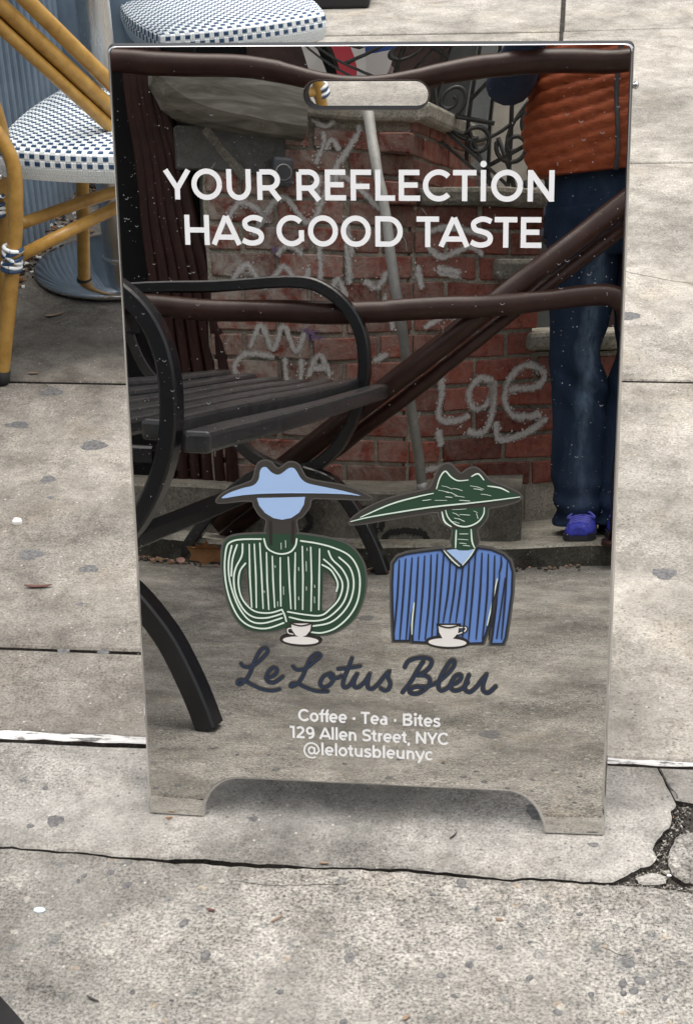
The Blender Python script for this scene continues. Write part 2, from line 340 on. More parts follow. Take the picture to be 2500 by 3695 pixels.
def slab(poly, m, bev=.004, dz=0.0, name='slab', th=.03):
    n = len(poly); mb = MB(); ar = sum(poly[i][0] * poly[(i + 1) % n][1] - poly[(i + 1) % n][0] * poly[i][1] for i in range(n))
    if ar < 0: poly = poly[::-1]
    ins = []
    for i in range(n):
        a, b, c = V((*poly[i - 1], 0)), V((*poly[i], 0)), V((*poly[(i + 1) % n], 0))
        d1, d2 = (b - a).normalized(), (c - b).normalized(); q = V((-(d1.y + d2.y), d1.x + d2.x, 0))
        q = q.normalized() * bev if q.length > 1e-6 else V((0, 0, 0)); ins.append(tuple((b + q)[:2]))
    vs = [(*p_, dz) for p_ in ins] + [(*p_, dz - bev * .8) for p_ in poly] + [(*p_, dz - th) for p_ in poly]
    tri = geometry.tessellate_polygon([[V((*p_, 0)) for p_ in ins]])
    fs = []
    for t in tri:
        a, b, c = (V((*ins[i], 0)) for i in t); fs.append(t if (b - a).cross(c - a).z > 0 else t[::-1])
    for r in range(2): fs += [(r * n + i, (r + 1) * n + i, (r + 1) * n + (i + 1) % n, r * n + (i + 1) % n) for i in range(n)]
    nt_ = len(tri) + n; mb.add(vs, fs[:nt_], 0); mb.add(vs, fs[nt_:], 1); return obj(name, mb, [m, M['dirt']], sidewalk)
def jagpoly(P, amp=.0022, step=.007, seed=1):
    out = []
    for i in range(len(P)): out += jag(P[i], P[(i + 1) % len(P)], amp, step, seed + i) if (V((*P[i], 0)) - V((*P[(i + 1) % len(P)], 0))).length < .2 else [P[i]]
    return out
def rect(x0, y0, x1, y1): return [(x0, y0), (x1, y0), (x1, y1), (x0, y1)]
# near row: rough exposed aggregate, cracked along its far edge
CR = [(-1.3, -.085), (-.46, -.078), (-.20, -.088), (.03, -.084), (.20, -.086), (.34, -.0865), (.40, -.092), (1.3, -.098)]
edge = []
for i in range(len(CR) - 1): edge += jag(CR[i], CR[i + 1], .0032, .012, 20 + i)
edge.append(CR[-1])
slab([(-1.3, -2.15), (1.3, -2.36)] + edge[::-1], M['conc_near'], .003)
slab(rect(-4, -2.2, -1.31, -.09), M['conc_near']); slab(rect(1.31, -2.4, 4, -.09), M['conc_near'])
# second row with the broken corner
def openjag(P, amp, step, seed):
    out = []
    for i in range(len(P) - 1): out += jag(P[i], P[i + 1], amp, step, seed + i)
    return out + [P[-1]]
low = [(x, y + .0046 + (.0035 if -.26 < x < -.08 else 0) + (.002 if x > .2 else 0) + .0012 * sin(19 * x) + random.uniform(-.0012, .0012)) for x, y in edge if x < .325]
cornr = openjag([(.333, -.066), (.350, -.050), (.362, -.046), (.371, -.030), (.366, -.014), (.372, .004), (.381, .022), (.389, .030), (.393, .048), (.392, .064), (.400, .078), (.398, .086)], .0015, .005, 40)
slab(low + cornr + jag((.398, .087), (.378, .152), .0016, .008, 3) + jag((.378, .1555), (-1.3, .1425), .0018, .02, 4) + [(-1.3, .1425)], M['conc_step'], .003)
slab([(.3998, .088), (.425, .083), (1.3, .085), (1.3, .158), (.3796, .1545)], M['conc_step'], .003)
slab(rect(-4, -.078, -1.31, .14), M['conc_step'])
slab(jagpoly([(.385, -.028), (.395, .004), (.404, .018), (.430, .030), (.47, .026), (1.3, .03), (1.3, -.083), (.50, -.085), (.44, -.083), (.405, -.075), (.389, -.060)], .003), M['conc_near'], .004, .001)
slab(jagpoly([(.343, -.069), (.356, -.060), (.374, -.058), (.385, -.064), (.381, -.075), (.361, -.080), (.347, -.078)], .0022), M['conc_step'], .003, -.002)
slab([(.376, -.052), (.386, -.047), (.389, -.053), (.381, -.057)], M['conc_near'], .002, -.004)
# gravelly soil in the broken patch at the right edge
dmb = MB(); rr = random.Random(5)
for i in range(420):
    x, y = rr.uniform(.385, .62), rr.uniform(-.03, .084); s_ = rr.uniform(.001, .0035)
    dmb.box((x, y, -.0135 + s_ * .4), (s_ * rr.uniform(1, 2), s_, s_), Matrix.Rotation(rr.uniform(0, 3), 3, 'Z'), k=rr.choice((0, 0, 0, 0, 0, 1, 2)))
for i in range(900):
    t = rr.random() * (len(cornr) - 1); k_ = int(t); f_ = t - k_; x = cornr[k_][0] * (1 - f_) + cornr[k_ + 1][0] * f_ + rr.gauss(.009, .006); y = cornr[k_][1] * (1 - f_) + cornr[k_ + 1][1] * f_ - rr.gauss(.003, .004); s_ = rr.uniform(.0006, .0026)
    dmb.box((x, y, -.0125 + s_ * .4 + rr.uniform(0, .005)), (s_ * rr.uniform(1, 2), s_, s_), Matrix.Rotation(rr.uniform(0, 3), 3, 'Z') @ Matrix.Rotation(rr.uniform(-1, 1), 3, 'X'), k=rr.choice((0, 0, 0, 0, 2, 2, 0, 3)))
for i in range(700):
    x = rr.uniform(.30, .44); y = -.081 + rr.gauss(0, .0035); s_ = rr.uniform(.0006, .0020)
    dmb.box((x, y, -.011 + rr.uniform(0, .005)), (s_ * rr.uniform(1, 2), s_, s_), Matrix.Rotation(rr.uniform(0, 3), 3, 'Z'), k=rr.choice((0, 0, 2, 2, 3)))
obj('loose_gravel', dmb, [M['dirt'], M['leaf'], M['plinth'], M['conc_step']], sidewalk, kind='stuff')
# painted strip along the joint
sp = MB(); n = 90; rr = random.Random(11); vs = []
for i in range(n + 1):
    x = -1.3 + 2.6 * i / n; y = .158 + .012 * (i / n) - (.004 if x > .3 else 0); hw = .0090 + rr.uniform(-.0016, .0016) - (.0035 if x > .3 else 0); zz = .0035 + rr.uniform(-.0006, .0006)
    vs += [(x, y - hw, -.012), (x, y - hw, zz - .0015), (x, y - hw + .002, zz), (x, y + hw - .002, zz), (x, y + hw, -.006)]
sp.add(vs, [(i * 5 + j, (i + 1) * 5 + j, (i + 1) * 5 + j + 1, i * 5 + j + 1) for i in range(n) for j in (1, 2, 3)], 0); sp.add(vs, [(i * 5, (i + 1) * 5, (i + 1) * 5 + 1, i * 5 + 1) for i in range(n)], 1)
obj('painted_strip', sp, [M['strip_white'], M['dirt']], sidewalk)
# third row and on
slab(rect(-1.3, .174, -.06, .379), M['conc_left']); slab(jag((-1.3, .386), (-.06, .390), .0012, .03, 8) + [(-.06, .389), (-.06, 1.322), (-1.3, 1.318)], M['conc_left'])
slab(rect(-.05, .1735, 1.3, 1.375), M['conc_right'])
slab(rect(-1.3, 1.332, -.06, 2.63), M['conc_dirty']); slab([(-.05, 1.386), (1.3, 1.386), (1.3, 2.716), (-.05, 2.676)], M['conc_right'])
slab([(-1.5, 2.642), (-.06, 2.642), (-.05, 2.688), (.185, 2.693), (.185, 3.99), (-1.5, 3.92)], M['conc_right']); slab([(.197, 2.694), (1.4, 2.728), (1.4, 4.1), (.197, 3.995)], M['conc_right'])
slab([(-1.5, 3.935), (.185, 4.005), (.185, 5.6), (-1.5, 5.6)], M['conc_right']); slab([(.20, 4.007), (1.5, 4.11), (1.5, 5.6), (.20, 5.6)], M['conc_right'])
for x0 in (-4, 1.32):
    for j, (y0, y1) in enumerate(((.18, 1.37), (1.385, 2.7), (2.712, 4.0), (4.02, 5.6))): slab(rect(x0 + (.2 if j > 1 else 0) * (x0 > 0), y0, x0 + 2.68 - (.21 if (j > 1 and x0 < 0) else 0), y1), M['conc_right'])
slab(rect(-4, 5.62, 4, 7), M['conc_right'])
# hairline cracks
def hair(pts, wid, seed):
    mb = MB(); rr = random.Random(seed); P = []
    for a, b in zip(pts, pts[1:]): P += jag(a, b, .0025, .008, rr.random())
    P.append(pts[-1]); vs = []
    for i, p_ in enumerate(P):
        h = wid * rr.uniform(.5, 1); a = V((*P[max(i - 1, 0)], 0)); b = V((*P[min(i + 1, len(P) - 1)], 0)); d = (b - a).normalized(); q = V((-d.y, d.x, 0)) * h
        vs += [(p_[0] + q.x, p_[1] + q.y, .0006), (p_[0] - q.x, p_[1] - q.y, .0006)]
    mb.add(vs, [(2 * i, 2 * i + 2, 2 * i + 3, 2 * i + 1) for i in range(len(P) - 1)]); obj('crack', mb, M['dirt'], sidewalk)
hair([(.382, .149), (.388, .125), (.398, .105), (.402, .090)], .0010, 1)
hair([(-.17, -.118), (-.11, -.122), (-.02, -.112)], .0005, 2); hair([(.36, 1.95), (.45, 1.90), (.60, 1.84)], .0010, 3)
hair([(.30, -.20), (.325, -.213), (.33, -.21)], .0006, 4)
# chewing gum spots (flat, grey)
def blob(x, y, rx, ry, name='gum_spot', m='gum', z=.0008, seed=0, par=sidewalk, **k):
    rr = random.Random(seed or int(x * 9999) ^ int(y * 7777)); n = 18; f1, f2 = rr.uniform(0, 6), rr.uniform(0, 6); mb = MB()
    ring = [(1 + .13 * sin(3 * a + f1) + .09 * sin(7 * a + f2) + rr.uniform(-.05, .05)) for a in [2 * pi * i / n for i in range(n)]]
    vs = [(x + rx * q * cos(2 * pi * i / n), y + ry * q * sin(2 * pi * i / n), .0004) for i, q in enumerate(ring)] + [(x + .8 * rx * q * cos(2 * pi * i / n), y + .8 * ry * q * sin(2 * pi * i / n), z) for i, q in enumerate(ring)]
    fs = [(i, (i + 1) % n, n + (i + 1) % n, n + i) for i in range(n)] + [[n + i for i in range(n)]]
    mb.add(vs, fs); return obj(name, mb, M[m], par, **k)
for x, y, a, b in ((-0.814,1.134,0.0246,0.0139),(-0.643,1.057,0.0250,0.0199),(-0.695,0.921,0.0134,0.0144),(-0.654,0.659,0.0219,0.0177),(-0.543,0.620,0.0168,0.0112),(-0.531,0.512,0.0063,0.0049),(-0.523,0.379,0.0096,0.0067),(-0.459,0.381,0.0095,0.0067),(-0.429,-0.019,0.0113,0.0124),(-0.460,-0.032,0.0053,0.0050),(-0.461,0.048,0.0039,0.0041),(-0.497,0.063,0.0047,0.0036),(0.219,0.048,0.0184,0.0160),(-0.162,0.005,0.0067,0.0057),(0.395,0.119,0.0037,0.0042),(0.405,0.661,0.0200,0.0170),(0.368,1.698,0.0222,0.0234),(-0.784,1.280,0.0227,0.0174),(-0.673,0.855,0.0071,0.0060),(-0.934,2.141,0.0055,0.0147),(0.290,-0.013,0.0072,0.0044),(0.191,3.222,0.0080,0.0160),(0.146,-0.522,0.018,0.026),(-0.183,-1.508,.02,.03),(-0.36,-1.158,.02,.024)):
    blob(x, y, a, b)
# dark stones exposed in the worn concrete of the near slab
for x, y, r_ in ((0.331,-0.225,0.01),(0.324,-0.258,0.0092),(0.337,-0.269,0.0069),(0.344,-0.252,0.0077),(0.325,-0.274,0.0054),(0.343,-0.202,0.0046),(0.393,-0.219,0.0062),(0.249,-0.311,0.0069),(0.215,-0.258,0.0069),(0.287,-0.279,0.0054),(0.273,-0.145,0.0054),(0.202,-0.17,0.0054),(0.142,-0.242,0.0069),(0.124,-0.099,0.0105),(0.089,-0.124,0.0046),(-0.178,-0.252,0.0108),(-0.215,-0.199,0.0092),(-0.302,-0.137,0.0092),(-0.329,-0.115,0.0069),(-0.362,-0.123,0.0054),(-0.367,-0.134,0.0046),(-0.253,-0.32,0.0046),(0.213,-0.198,0.0038),(0.283,-0.223,0.0046),(0.128,-0.295,0.0054),(-0.204,-0.329,0.0031),(-0.003,-0.242,0.0105),(0.177,-0.211,0.0054),(-0.005,-0.137,0.0046),(0.11,-0.263,0.0069),(0.373,-0.277,0.0054),(-0.078,-0.305,0.0054),(0.003,-0.347,0.0077)):
    mb = MB(); rr = random.Random(int(x * 1e4)); n = 9; a0 = rr.uniform(0, 3); el = rr.uniform(.5, .9)
    ring = [(r_ * rr.uniform(.75, 1.1) * cos(2*pi*i/n), r_ * el * rr.uniform(.75, 1.1) * sin(2*pi*i/n)) for i in range(n)]
    rot = lambda p_, k_: (x + k_ * (p_[0]*cos(a0) - p_[1]*sin(a0)), y + k_ * (p_[0]*sin(a0) + p_[1]*cos(a0)))
    mb.add([(*rot(p_, 1), .0003) for p_ in ring] + [(*rot(p_, .6), .0016) for p_ in ring], [(i, (i+1) % n, n + (i+1) % n, n + i) for i in range(n)] + [[n + i for i in range(n)]])
    obj('stone', mb, M['gum'], sidewalk)

# ------------------------------------------------------------------ the A-frame sign
TH = 0.200792441; HS, WS = 1.00793621, .305
N0 = V((0, -cos(TH), sin(TH))); TV = V((0, sin(TH), cos(TH)))
def bow(s, t):                      # the sheet is not quite flat: millimetres of bow, and a dent at the handle
    k = max(0.0, t - .84); e = math.exp(-(s / .088) ** 2)
    return -.045 * s * s + .039 * s * s * t - .21 * k ** 3 * e
def bow_n(s, t):
    k = max(0.0, t - .84); e = math.exp(-(s / .088) ** 2)
    gs = -.09 * s + .078 * s * t - .21 * k ** 3 * e * (-2 * s / .007744); gt = .039 * s * s - .63 * k * k * e
    # faint oil-canning of the thin sheet
    gs += .0007 * sin(23 * s + 9 * t) + .0004 * sin(41 * t - 13 * s); gt += .0008 * sin(17 * t + 11 * s + 1) + .0005 * sin(37 * s - 19 * t)
    return (N0 - V((gs, 0, 0)) - TV * gt).normalized()
def sheet(s, t, off=0.0): return V((s, 0, 0)) + TV * t + N0 * (bow(s, t) + off)
sign = thing('sandwich_board', 'mirrored A-frame sidewalk sign with white lettering and two figures in hats', 'sign', (0, 0, 0))
def arc2(cx, cy, r, a0, a1, n=8): return [(cx + r * cos(R(a0 + (a1 - a0) * i / n)), cy + r * sin(R(a0 + (a1 - a0) * i / n))) for i in range(n + 1)]
B_ = .0050
def outline(b):
    W_ = WS - b; T_ = HS - b * .28; c = .008
    o = [(-W_, b), (-.2275 - b, b)] + [(-.2275 - b + .0 + .052 * (1 - cos(R(q))), b + (.0595 - .0) * sin(R(q))) for q in range(10, 91, 10)]
    o += [(.172 + .052 * sin(R(q)) + b, b + .0595 * cos(R(q))) for q in range(0, 81, 10)] + [(.224 + b, b), (W_, b)]
    return o + arc2(W_ - c, T_ - c, c, 0, 90, 5) + arc2(-W_ + c, T_ - c, c, 90, 180, 5)
def slotline(g_=0.0, n=10): return arc2(.0565, .9512, .0165 + g_, -90, 90, n) + arc2(-.0565, .9512, .0165 + g_, 90, 270, n)
def tess(loops, flipz=True):
    L = [[V((x, y, 0)) for x, y in l] for l in loops]; pts = [p_ for l in loops for p_ in l]; out = []
    for t in geometry.tessellate_polygon(L):
        a, b, c = (V((*pts[i], 0)) for i in t); ar = (b - a).cross(c - a).z
        if abs(ar) > 1e-12: out.append(tuple(t) if ar > 0 else tuple(t)[::-1])
    return pts, out
pts, tri = tess([outline(B_), slotline()])
bm = bmesh.new(); bv = [bm.verts.new((x, y, 0)) for x, y in pts]
for t in tri:
    try: bm.faces.new([bv[i] for i in t])
    except ValueError: pass
for k in range(1, 36): bmesh.ops.bisect_plane(bm, geom=bm.verts[:] + bm.edges[:] + bm.faces[:], plane_co=(-WS + 2 * WS * k / 36, 0, 0), plane_no=(1, 0, 0))
for k in range(1, 60): bmesh.ops.bisect_plane(bm, geom=bm.verts[:] + bm.edges[:] + bm.faces[:], plane_co=(0, HS * k / 60, 0), plane_no=(0, 1, 0))
bmesh.ops.remove_doubles(bm, verts=bm.verts, dist=1e-6); bmesh.ops.triangulate(bm, faces=bm.faces[:]); me = bpy.data.meshes.new('mirror_panel'); 
stl = [(v_.co.x, v_.co.y) for v_ in bm.verts]
for v_ in bm.verts: v_.co = sheet(v_.co.x, v_.co.y)
bm.to_mesh(me); bm.free(); me.materials.append(M['mirror'])
for p_ in me.polygons: p_.use_smooth = True
me.normals_split_custom_set_from_vertices([bow_n(s, t) for s, t in stl])
panel = bpy.data.objects.new('mirror_panel', me); COL.objects.link(panel); panel.parent = sign
# chamfered rim, returning back 18 mm
def rim(loop_fn, steps, name, m, closed=True):
    mb = MB(); n = None; vs = []
    for b, d in steps:
        L = loop_fn(b); n = len(L); vs += [sheet(x, y, d) for x, y in L]
    mb.add(vs, [(r * n + i, r * n + (i + 1) % n, (r + 1) * n + (i + 1) % n, (r + 1) * n + i)[::-1] for r in range(len(steps) - 1) for i in range(n)], sm=False)
    return obj(name, mb, m, sign)
rim(outline, [(B_, 0), (.0036, -.0004), (.0022, -.0014), (.0008, -.0034), (0, -.006), (0, -.0075), (.006, -.008)], 'rim', M['mirror_edge'])
rim(lambda g_: slotline(g_)[::-1], [(0, 0), (-.0008, -.0008), (-.0012, -.003), (-.0012, -.034)], 'handle_slot', M['slot'])
# thin silver line round the handle slot and back sheet of the folded pair
rim(lambda g_: slotline(g_)[::-1], [(.0012, .0002), (0, .0002)], 'slot_line', M['mirror_edge'])
bslot = arc2(.0565, .952, .016, 0, 90, 5) + arc2(-.0565, .952, .016, 90, 180, 5) + arc2(-.0565, .895, .016, 180, 270, 5) + arc2(.0565, .895, .016, 270, 360, 5)
mb = MB(); T2 = V((0, -sin(TH), cos(TH))); N2 = V((0, cos(TH), sin(TH))); O2 = V((0, 2 * HS * sin(TH) + .0095, .0004))
for loops, off in (([outline(0), bslot], 0), ([outline(0), bslot], -.006)):
    pts, tri = tess(loops); mb.add([V((x, 0, 0)) + O2 + T2 * y + N2 * off for x, y in pts], [t[::-1] if off == 0 else t for t in tri])
L = outline(0); n = len(L); mb.add([V((x, 0, 0)) + O2 + T2 * y + N2 * o for o in (0, -.006) for x, y in L], [(i, (i + 1) % n, n + (i + 1) % n, n + i) for i in range(n)])
obj('back_panel', mb, M['back'], sign)
mb = MB(); mb.tube([V((-.29, HS * sin(TH) + .008, HS * cos(TH) - .012)), V((.29, HS * sin(TH) + .008, HS * cos(TH) - .012))], .006, 10); obj('hinge', mb, M['slot'], sign)
mb = MB(); c0 = sheet(.3085, .9607, -.011); mb.ellip(c0, (.0035, .0048, .0048), 12, 8); mb.tube([c0 - V((.006, 0, 0)), c0 + V((.001, 0, 0))], .0035, 10); obj('bolt', mb, M['screw'], sign)

# --- flat print: shapes in the drawing's own grid, carried onto the sheet
HM = (0.325762, -0.003037, -0.429032, 0.017963, -0.363293, 1.060361, 0.019485, -0.049524)
def hom(x, y):
    x /= 1000; y /= 1000; d = HM[6] * x + HM[7] * y + 1
    return ((HM[0] * x + HM[1] * y + HM[2]) / d, (HM[3] * x + HM[4] * y + HM[5]) / d)
class Art:
    def __init__(s): s.mb = MB(); s.z = .0004
    def up(s, d=.00003): s.z += d
    def poly(s, loops):
        pts, tri = tess(loops); s.mb.add([sheet(x, y, s.z) for x, y in pts], tri); s.up()
    def line(s, pts, wd, closed=False, caps=True, taper=False):
        P = []
        for p_ in pts:
            q = V((*p_, 0))
            if not P or (q - P[-1]).length > 1e-7: P.append(q)
        if closed and (P[0] - P[-1]).length < 1e-7: P.pop()
        n = len(P)
        if n < 2: return
        vs = []
        for i in range(n):
            a = P[i - 1] if (i > 0 or closed) else None; b = P[(i + 1) % n] if (i < n - 1 or closed) else None
            d1 = (P[i] - a).normalized() if a is not None and (P[i] - a).length > 0 else None; d2 = (b - P[i]).normalized() if b is not None and (b - P[i]).length > 0 else None
            d1 = d1 or d2; d2 = d2 or d1; n1 = V((-d1.y, d1.x, 0)); n2 = V((-d2.y, d2.x, 0)); q = n1 + n2
            q = q / max(.35, q.dot(n1)) if q.length > 1e-6 else n1
            h = wd / 2
            if taper: h *= .55 + .45 * sin(pi * (i + .5) / n)
            vs += [P[i] + q * h, P[i] - q * h]
        o = [sheet(v_.x, v_.y, s.z + 2e-7 * i) for i, v_ in enumerate(vs)]
        s.mb.add(o, [(2 * i, 2 * i + 1, (2 * i + 3) % (2 * n), (2 * i + 2) % (2 * n)) for i in range(n if closed else n - 1)])
        if caps and not closed:
            for e_ in (0, n - 1): s.up(8e-6); s.disc(P[e_].x, P[e_].y, wd / 2 * (.55 if taper else 1), up=False)
        s.up()
    def disc(s, x, y, r, ry=None, up=True, n=14):
        ry = ry or r; s.mb.add([sheet(x + r * cos(2*pi*i/n), y + ry * sin(2*pi*i/n), s.z) for i in range(n)], [list(range(n))])
        if up: s.up()
def sm2(pts, n=6, closed=False): return [(v_.x, v_.y) for v_ in spline([(*p_, 0) for p_ in pts], n, closed)]
# lettering: geometric sans, unit = cap height
Wt = .172
def EL(cx, cy, rx, ry, a0=0, a1=360, n=28): return [(cx + rx * cos(R(a0 + (a1 - a0) * i / n)), cy + ry * sin(R(a0 + (a1 - a0) * i / n))) for i in range(n + 1)]
def glyph(ch, w_=Wt):
    h = w_ / 2; X = .74
    G = {
     'Y': (.90, [[(.05, .97), (.45, .36)], [(.85, .97), (.45, .36)], [(.45, .40), (.45, 0)]]),
     'O': (1.17, [EL(.585, .5, .53 - h, .515 - h)]),
     'U': (1.06, [[(.11 + h, 1)] + EL(.53, .42, .42 - h, .435 - h, 180, 360, 18) + [(.95 - h, 1)]]),
     'R': (.98, [[(.11 + h, 0), (.11 + h, 1 - h)], [(.11 + h, 1 - h), (.50, 1 - h)] + EL(.53, .655, .37 - h, .345 - h, 90, -90, 14) + [(.11 + h, .31 + h)], [(.58, .36), (.88, 0)]]),
     'E': (.88, [[(.11 + h, 0), (.11 + h, 1)], [(.11 + h, 1 - h), (.81, 1 - h)], [(.11 + h, .51), (.75, .51)], [(.11 + h, h), (.83, h)]]),
     'F': (.84, [[(.11 + h, 0), (.11 + h, 1)], [(.11 + h, 1 - h), (.81, 1 - h)], [(.11 + h, .46), (.75, .46)]]),
     'L': (.80, [[(.11 + h, 0), (.11 + h, 1)], [(.11 + h, h), (.78, h)]]),
     'C': (1.04, [EL(.575, .5, .53 - h, .515 - h, 42, 318, 26)]),
     'T': (.83, [[(.02, 1 - h), (.81, 1 - h)], [(.415, 1 - h), (.415, 0)]]),
     'I': (.42, [[(.21, 0), (.21, 1)]]),
     'N': (1.10, [[(.11 + h, 0), (.11 + h, 1)], [(.13 + h, .93), (.97 - h, .07)], [(.99 - h, 0), (.99 - h, 1)]]),
     'H': (1.10, [[(.11 + h, 0), (.11 + h, 1)], [(.11 + h, .5), (.99 - h, .5)], [(.99 - h, 0), (.99 - h, 1)]]),
     'A': (1.02, [[(.05, .02), (.50, .965)], [(.97, .02), (.52, .965)], [(.22, .27), (.80, .27)]]),
     'S': (.88, [sm2([(.79, .845), (.60, .915), (.40, .915), (.20, .82), (.17, .70), (.25, .58), (.46, .52), (.66, .45), (.755, .32), (.70, .16), (.50, .085), (.28, .095), (.08, .18)], 5)]),
     'G': (1.12, [EL(.575, .5, .53 - h, .515 - h, 42, 314, 26), [(1.02 - h, .15), (1.02 - h, .52)]]),
     'D': (1.16, [[(.11 + h, 0), (.11 + h, 1)], [(.11 + h, 1 - h), (.55, 1 - h)] + EL(.56, .5, .51 - h, .5 - h, 90, -90, 20) + [(.11 + h, h)]]),
     'B': (1.02, [[(.11 + h, 0), (.11 + h, 1)], [(.11 + h, 1 - h), (.52, 1 - h)] + EL(.55, .755, .33 - h, .245 - h * .55, 85, -90, 10) + [(.11 + h, .51)], [(.5, .51)] + EL(.58, .28, .36 - h, .23 - h * .4, 90, -90, 10) + [(.11 + h, h)]]),
     'o': (.84, [EL(.42, .37, .375 - h, .385 - h)]),
     'c': (.74, [EL(.42, .37, .375 - h, .385 - h, 45, 315, 20)]),
     'e': (.83, [[(.06 + h, .36), (.77 - h * .4, .36)], EL(.42, .37, .375 - h, .385 - h, 0, 312, 24)]),
     'f': (.44, [[(.19 + h, 0), (.19 + h, .80)] + EL(.40 + h * .2, .82, .13, .16, 180, 80, 8), [(.0, .66), (.46, .66)]]),
     'a': (.80, [EL(.36, .25, .28 - h * .6, .25 - h * .75), [(.69 - h, 0), (.69 - h, .46)] + EL(.42, .46, .27 - h, .29 - h, 0, 125, 10)]),
     'i': (.35, [[(.175, 0), (.175, .74)]]), 'l': (.35, [[(.175, 0), (.175, 1.05)]]),
     't': (.52, [[(.16 + h, .93), (.16 + h, .24)] + EL(.33 + h, .22, .17, .22 - h, 180, 290, 8), [(.0, .66), (.46, .66)]]),
     's': (.68, [sm2([(.61, .61), (.44, .675), (.28, .665), (.15, .58), (.18, .46), (.36, .39), (.54, .31), (.57, .18), (.44, .085), (.26, .08), (.06, .15)], 4)]),
     'n': (.86, [[(.10 + h, 0), (.10 + h, .74)], [(.10 + h, .40)] + EL(.43, .38, .33 - h, .36 - h, 180, 0, 14) + [(.76 - h, 0)]]),
     'r': (.52, [[(.10 + h, 0), (.10 + h, .74)], [(.10 + h, .38)] + EL(.46, .38, .36 - h, .36 - h, 180, 88, 8)]),
     'u': (.86, [[(.09 + h, .74)] + EL(.42, .35, .33 - h, .35 - h, 180, 360, 14), [(.76 - h, .74), (.76 - h, 0)]]),
     'b': (.90, [[(.10 + h, 0), (.10 + h, 1.05)], EL(.47, .37, .365 - h, .385 - h)]),
     'y': (.78, [[(.04, .74), (.40, .03)], [(.74, .74), (.38, -.04)] + EL(.24, -.06, .12, .13, 0, -110, 6)]),
     '1': (.56, [[(.02, 1 - h), (.37, 1 - h)], [(.37 - h * .1, 1), (.37 - h * .1, 0)]]),
     '2': (.86, [EL(.40, .68, .34 - h * .6, .32 - h, 150, -30, 12) + [(.12, h)], [(.06, h), (.80, h)]]),
     '9': (.92, [EL(.44, .66, .36 - h, .345 - h)] + [EL(.40, .50, .44 - h, .52 - h, 10, -105, 12)]),
     ',': (.30, [[(.17, .05), (.10, -.20)]]), ' ': (.38, []), '•': (.42, []),
     '@': (1.52, [EL(.74, .36, .25, .27), [(1.0, .62), (1.0, .22)] + EL(1.13, .22, .13, .13, 180, 300, 6) + EL(.74, .36, .64, .62, -12, 300, 32)[1:]]),
    }
    return G[ch]
def textline(txt, s0, s1, base, cap, w_=Wt, base1=None):
    tot = sum(glyph(c, w_)[0] for c in txt) - .08; k = (s1 - s0) / tot; x = -.04; a = Art()
    for ch in txt:
        adv, st = glyph(ch, w_ * (.72 if ch == '@' else 1)); ww = w_ * cap * (.72 if ch == '@' else 1)
        for l in st: a.line([(s0 + (x + px) * k, base + py * cap) for px, py in l], ww, caps=(ch in 'sS' and False))
        if ch == 'i': a.disc(s0 + (x + .175) * k, base + .97 * cap, .125 * cap)
        if ch == '•': a.disc(s0 + (x + .21) * k, base + .40 * cap, .115 * cap)
        if ch == 'I' and 'REFLECTION' in txt: a.disc(s0 + (x + .21) * k, base + 1.19 * cap, .105 * cap)
        x += adv
    return obj('lettering', a.mb, M['white'], sign)
textline('YOUR REFLECTION', -.2415, .2212, .8296, .0362)
textline('HAS GOOD TASTE', -.2225, .2058, .7752, .0362)
textline('Coffee • Tea • Bites', -.0965, .0888, .1510, .0172, .168)
textline('129 Allen Street, NYC', -.1080, .1000, .1262, .0172, .168)
textline('@lelotusbleunyc', -.0905, .0795, .1030, .0172, .168)
# script name
def cb(L): return [hom(500 + x / 1.572, 2250 + y / 1.572) for x, y in L]
def cr(L): return [hom(1400 + x / 1.429, 2300 + y / 1.429) for x, y in L]
SC = [cb(l) for l in ([(582,228),(592,242),(620,246),(660,232),(700,198),(730,165),(731,145),(715,138),(692,150),(668,190),(648,240),(628,290),(602,325),(578,345),(562,342),(565,325),(592,320),(640,345),(700,372),(760,380),(800,372)],
 [(722,308),(762,298),(785,272),(780,252),(760,250),(736,275),(724,305),(735,330),(765,335),(792,320),(818,300)],
 [(876,242),(888,256),(912,262),(952,250),(1000,212),(1030,187),(1028,172),(1005,172),(972,200),(952,245),(932,295),(906,335),(876,355),(862,355),(870,340),(902,340),(950,362),(1010,382),(1072,384)],
 [(1085,282),(1050,298),(1030,335),(1045,360),(1080,350),(1105,318),(1102,290),(1085,282),(1092,308),(1125,308),(1152,296)],
 [(1210,195),(1190,250),(1166,310),(1160,350),(1175,362),(1200,345),(1222,310),(1240,285)], [(1133,256),(1190,250),(1256,240)],
 [(1238,285),(1222,325),(1224,356),(1246,360),(1282,330),(1310,285)], [(1310,285),(1299,330),(1302,362),(1326,368),(1360,340),(1398,292),(1420,272),(1413,300),(1428,340),(1416,372),(1392,378),(1374,366)])]
SC += [cr(l) for l in ([(180,125),(150,170),(118,225),(74,282)], [(86,152),(104,122),(150,105),(198,105),(224,120),(216,150),(184,180),(150,194),(190,196),(214,215),(210,245),(182,274),(146,290),(116,286),(112,268),(142,254),(190,254),(236,240),(290,202),(335,152),(341,122),(321,122),(291,165),(266,215),(259,255),(272,274),(300,264),(330,238)],
 [(318,246),(352,234),(376,210),(370,192),(346,200),(324,235),(324,262),(346,275),(382,262),(410,232)],
 [(416,194),(400,235),(396,268),(420,282),(452,258),(480,222),(506,192)], [(506,192),(490,240),(490,274),(516,286),(554,254)])]
PX = .000352   # metres per drawing pixel
a = Art()
for l in SC: a.line(sm2(l, 6), 19 * PX)
obj('script_margin', a.mb, M['halo'], sign)
a = Art(); a.z = .0012
for l in SC: a.line(sm2(l, 6), 12.6 * PX)
obj('script_outline', a.mb, M['outline'], sign)
a = Art(); a.z = .0020
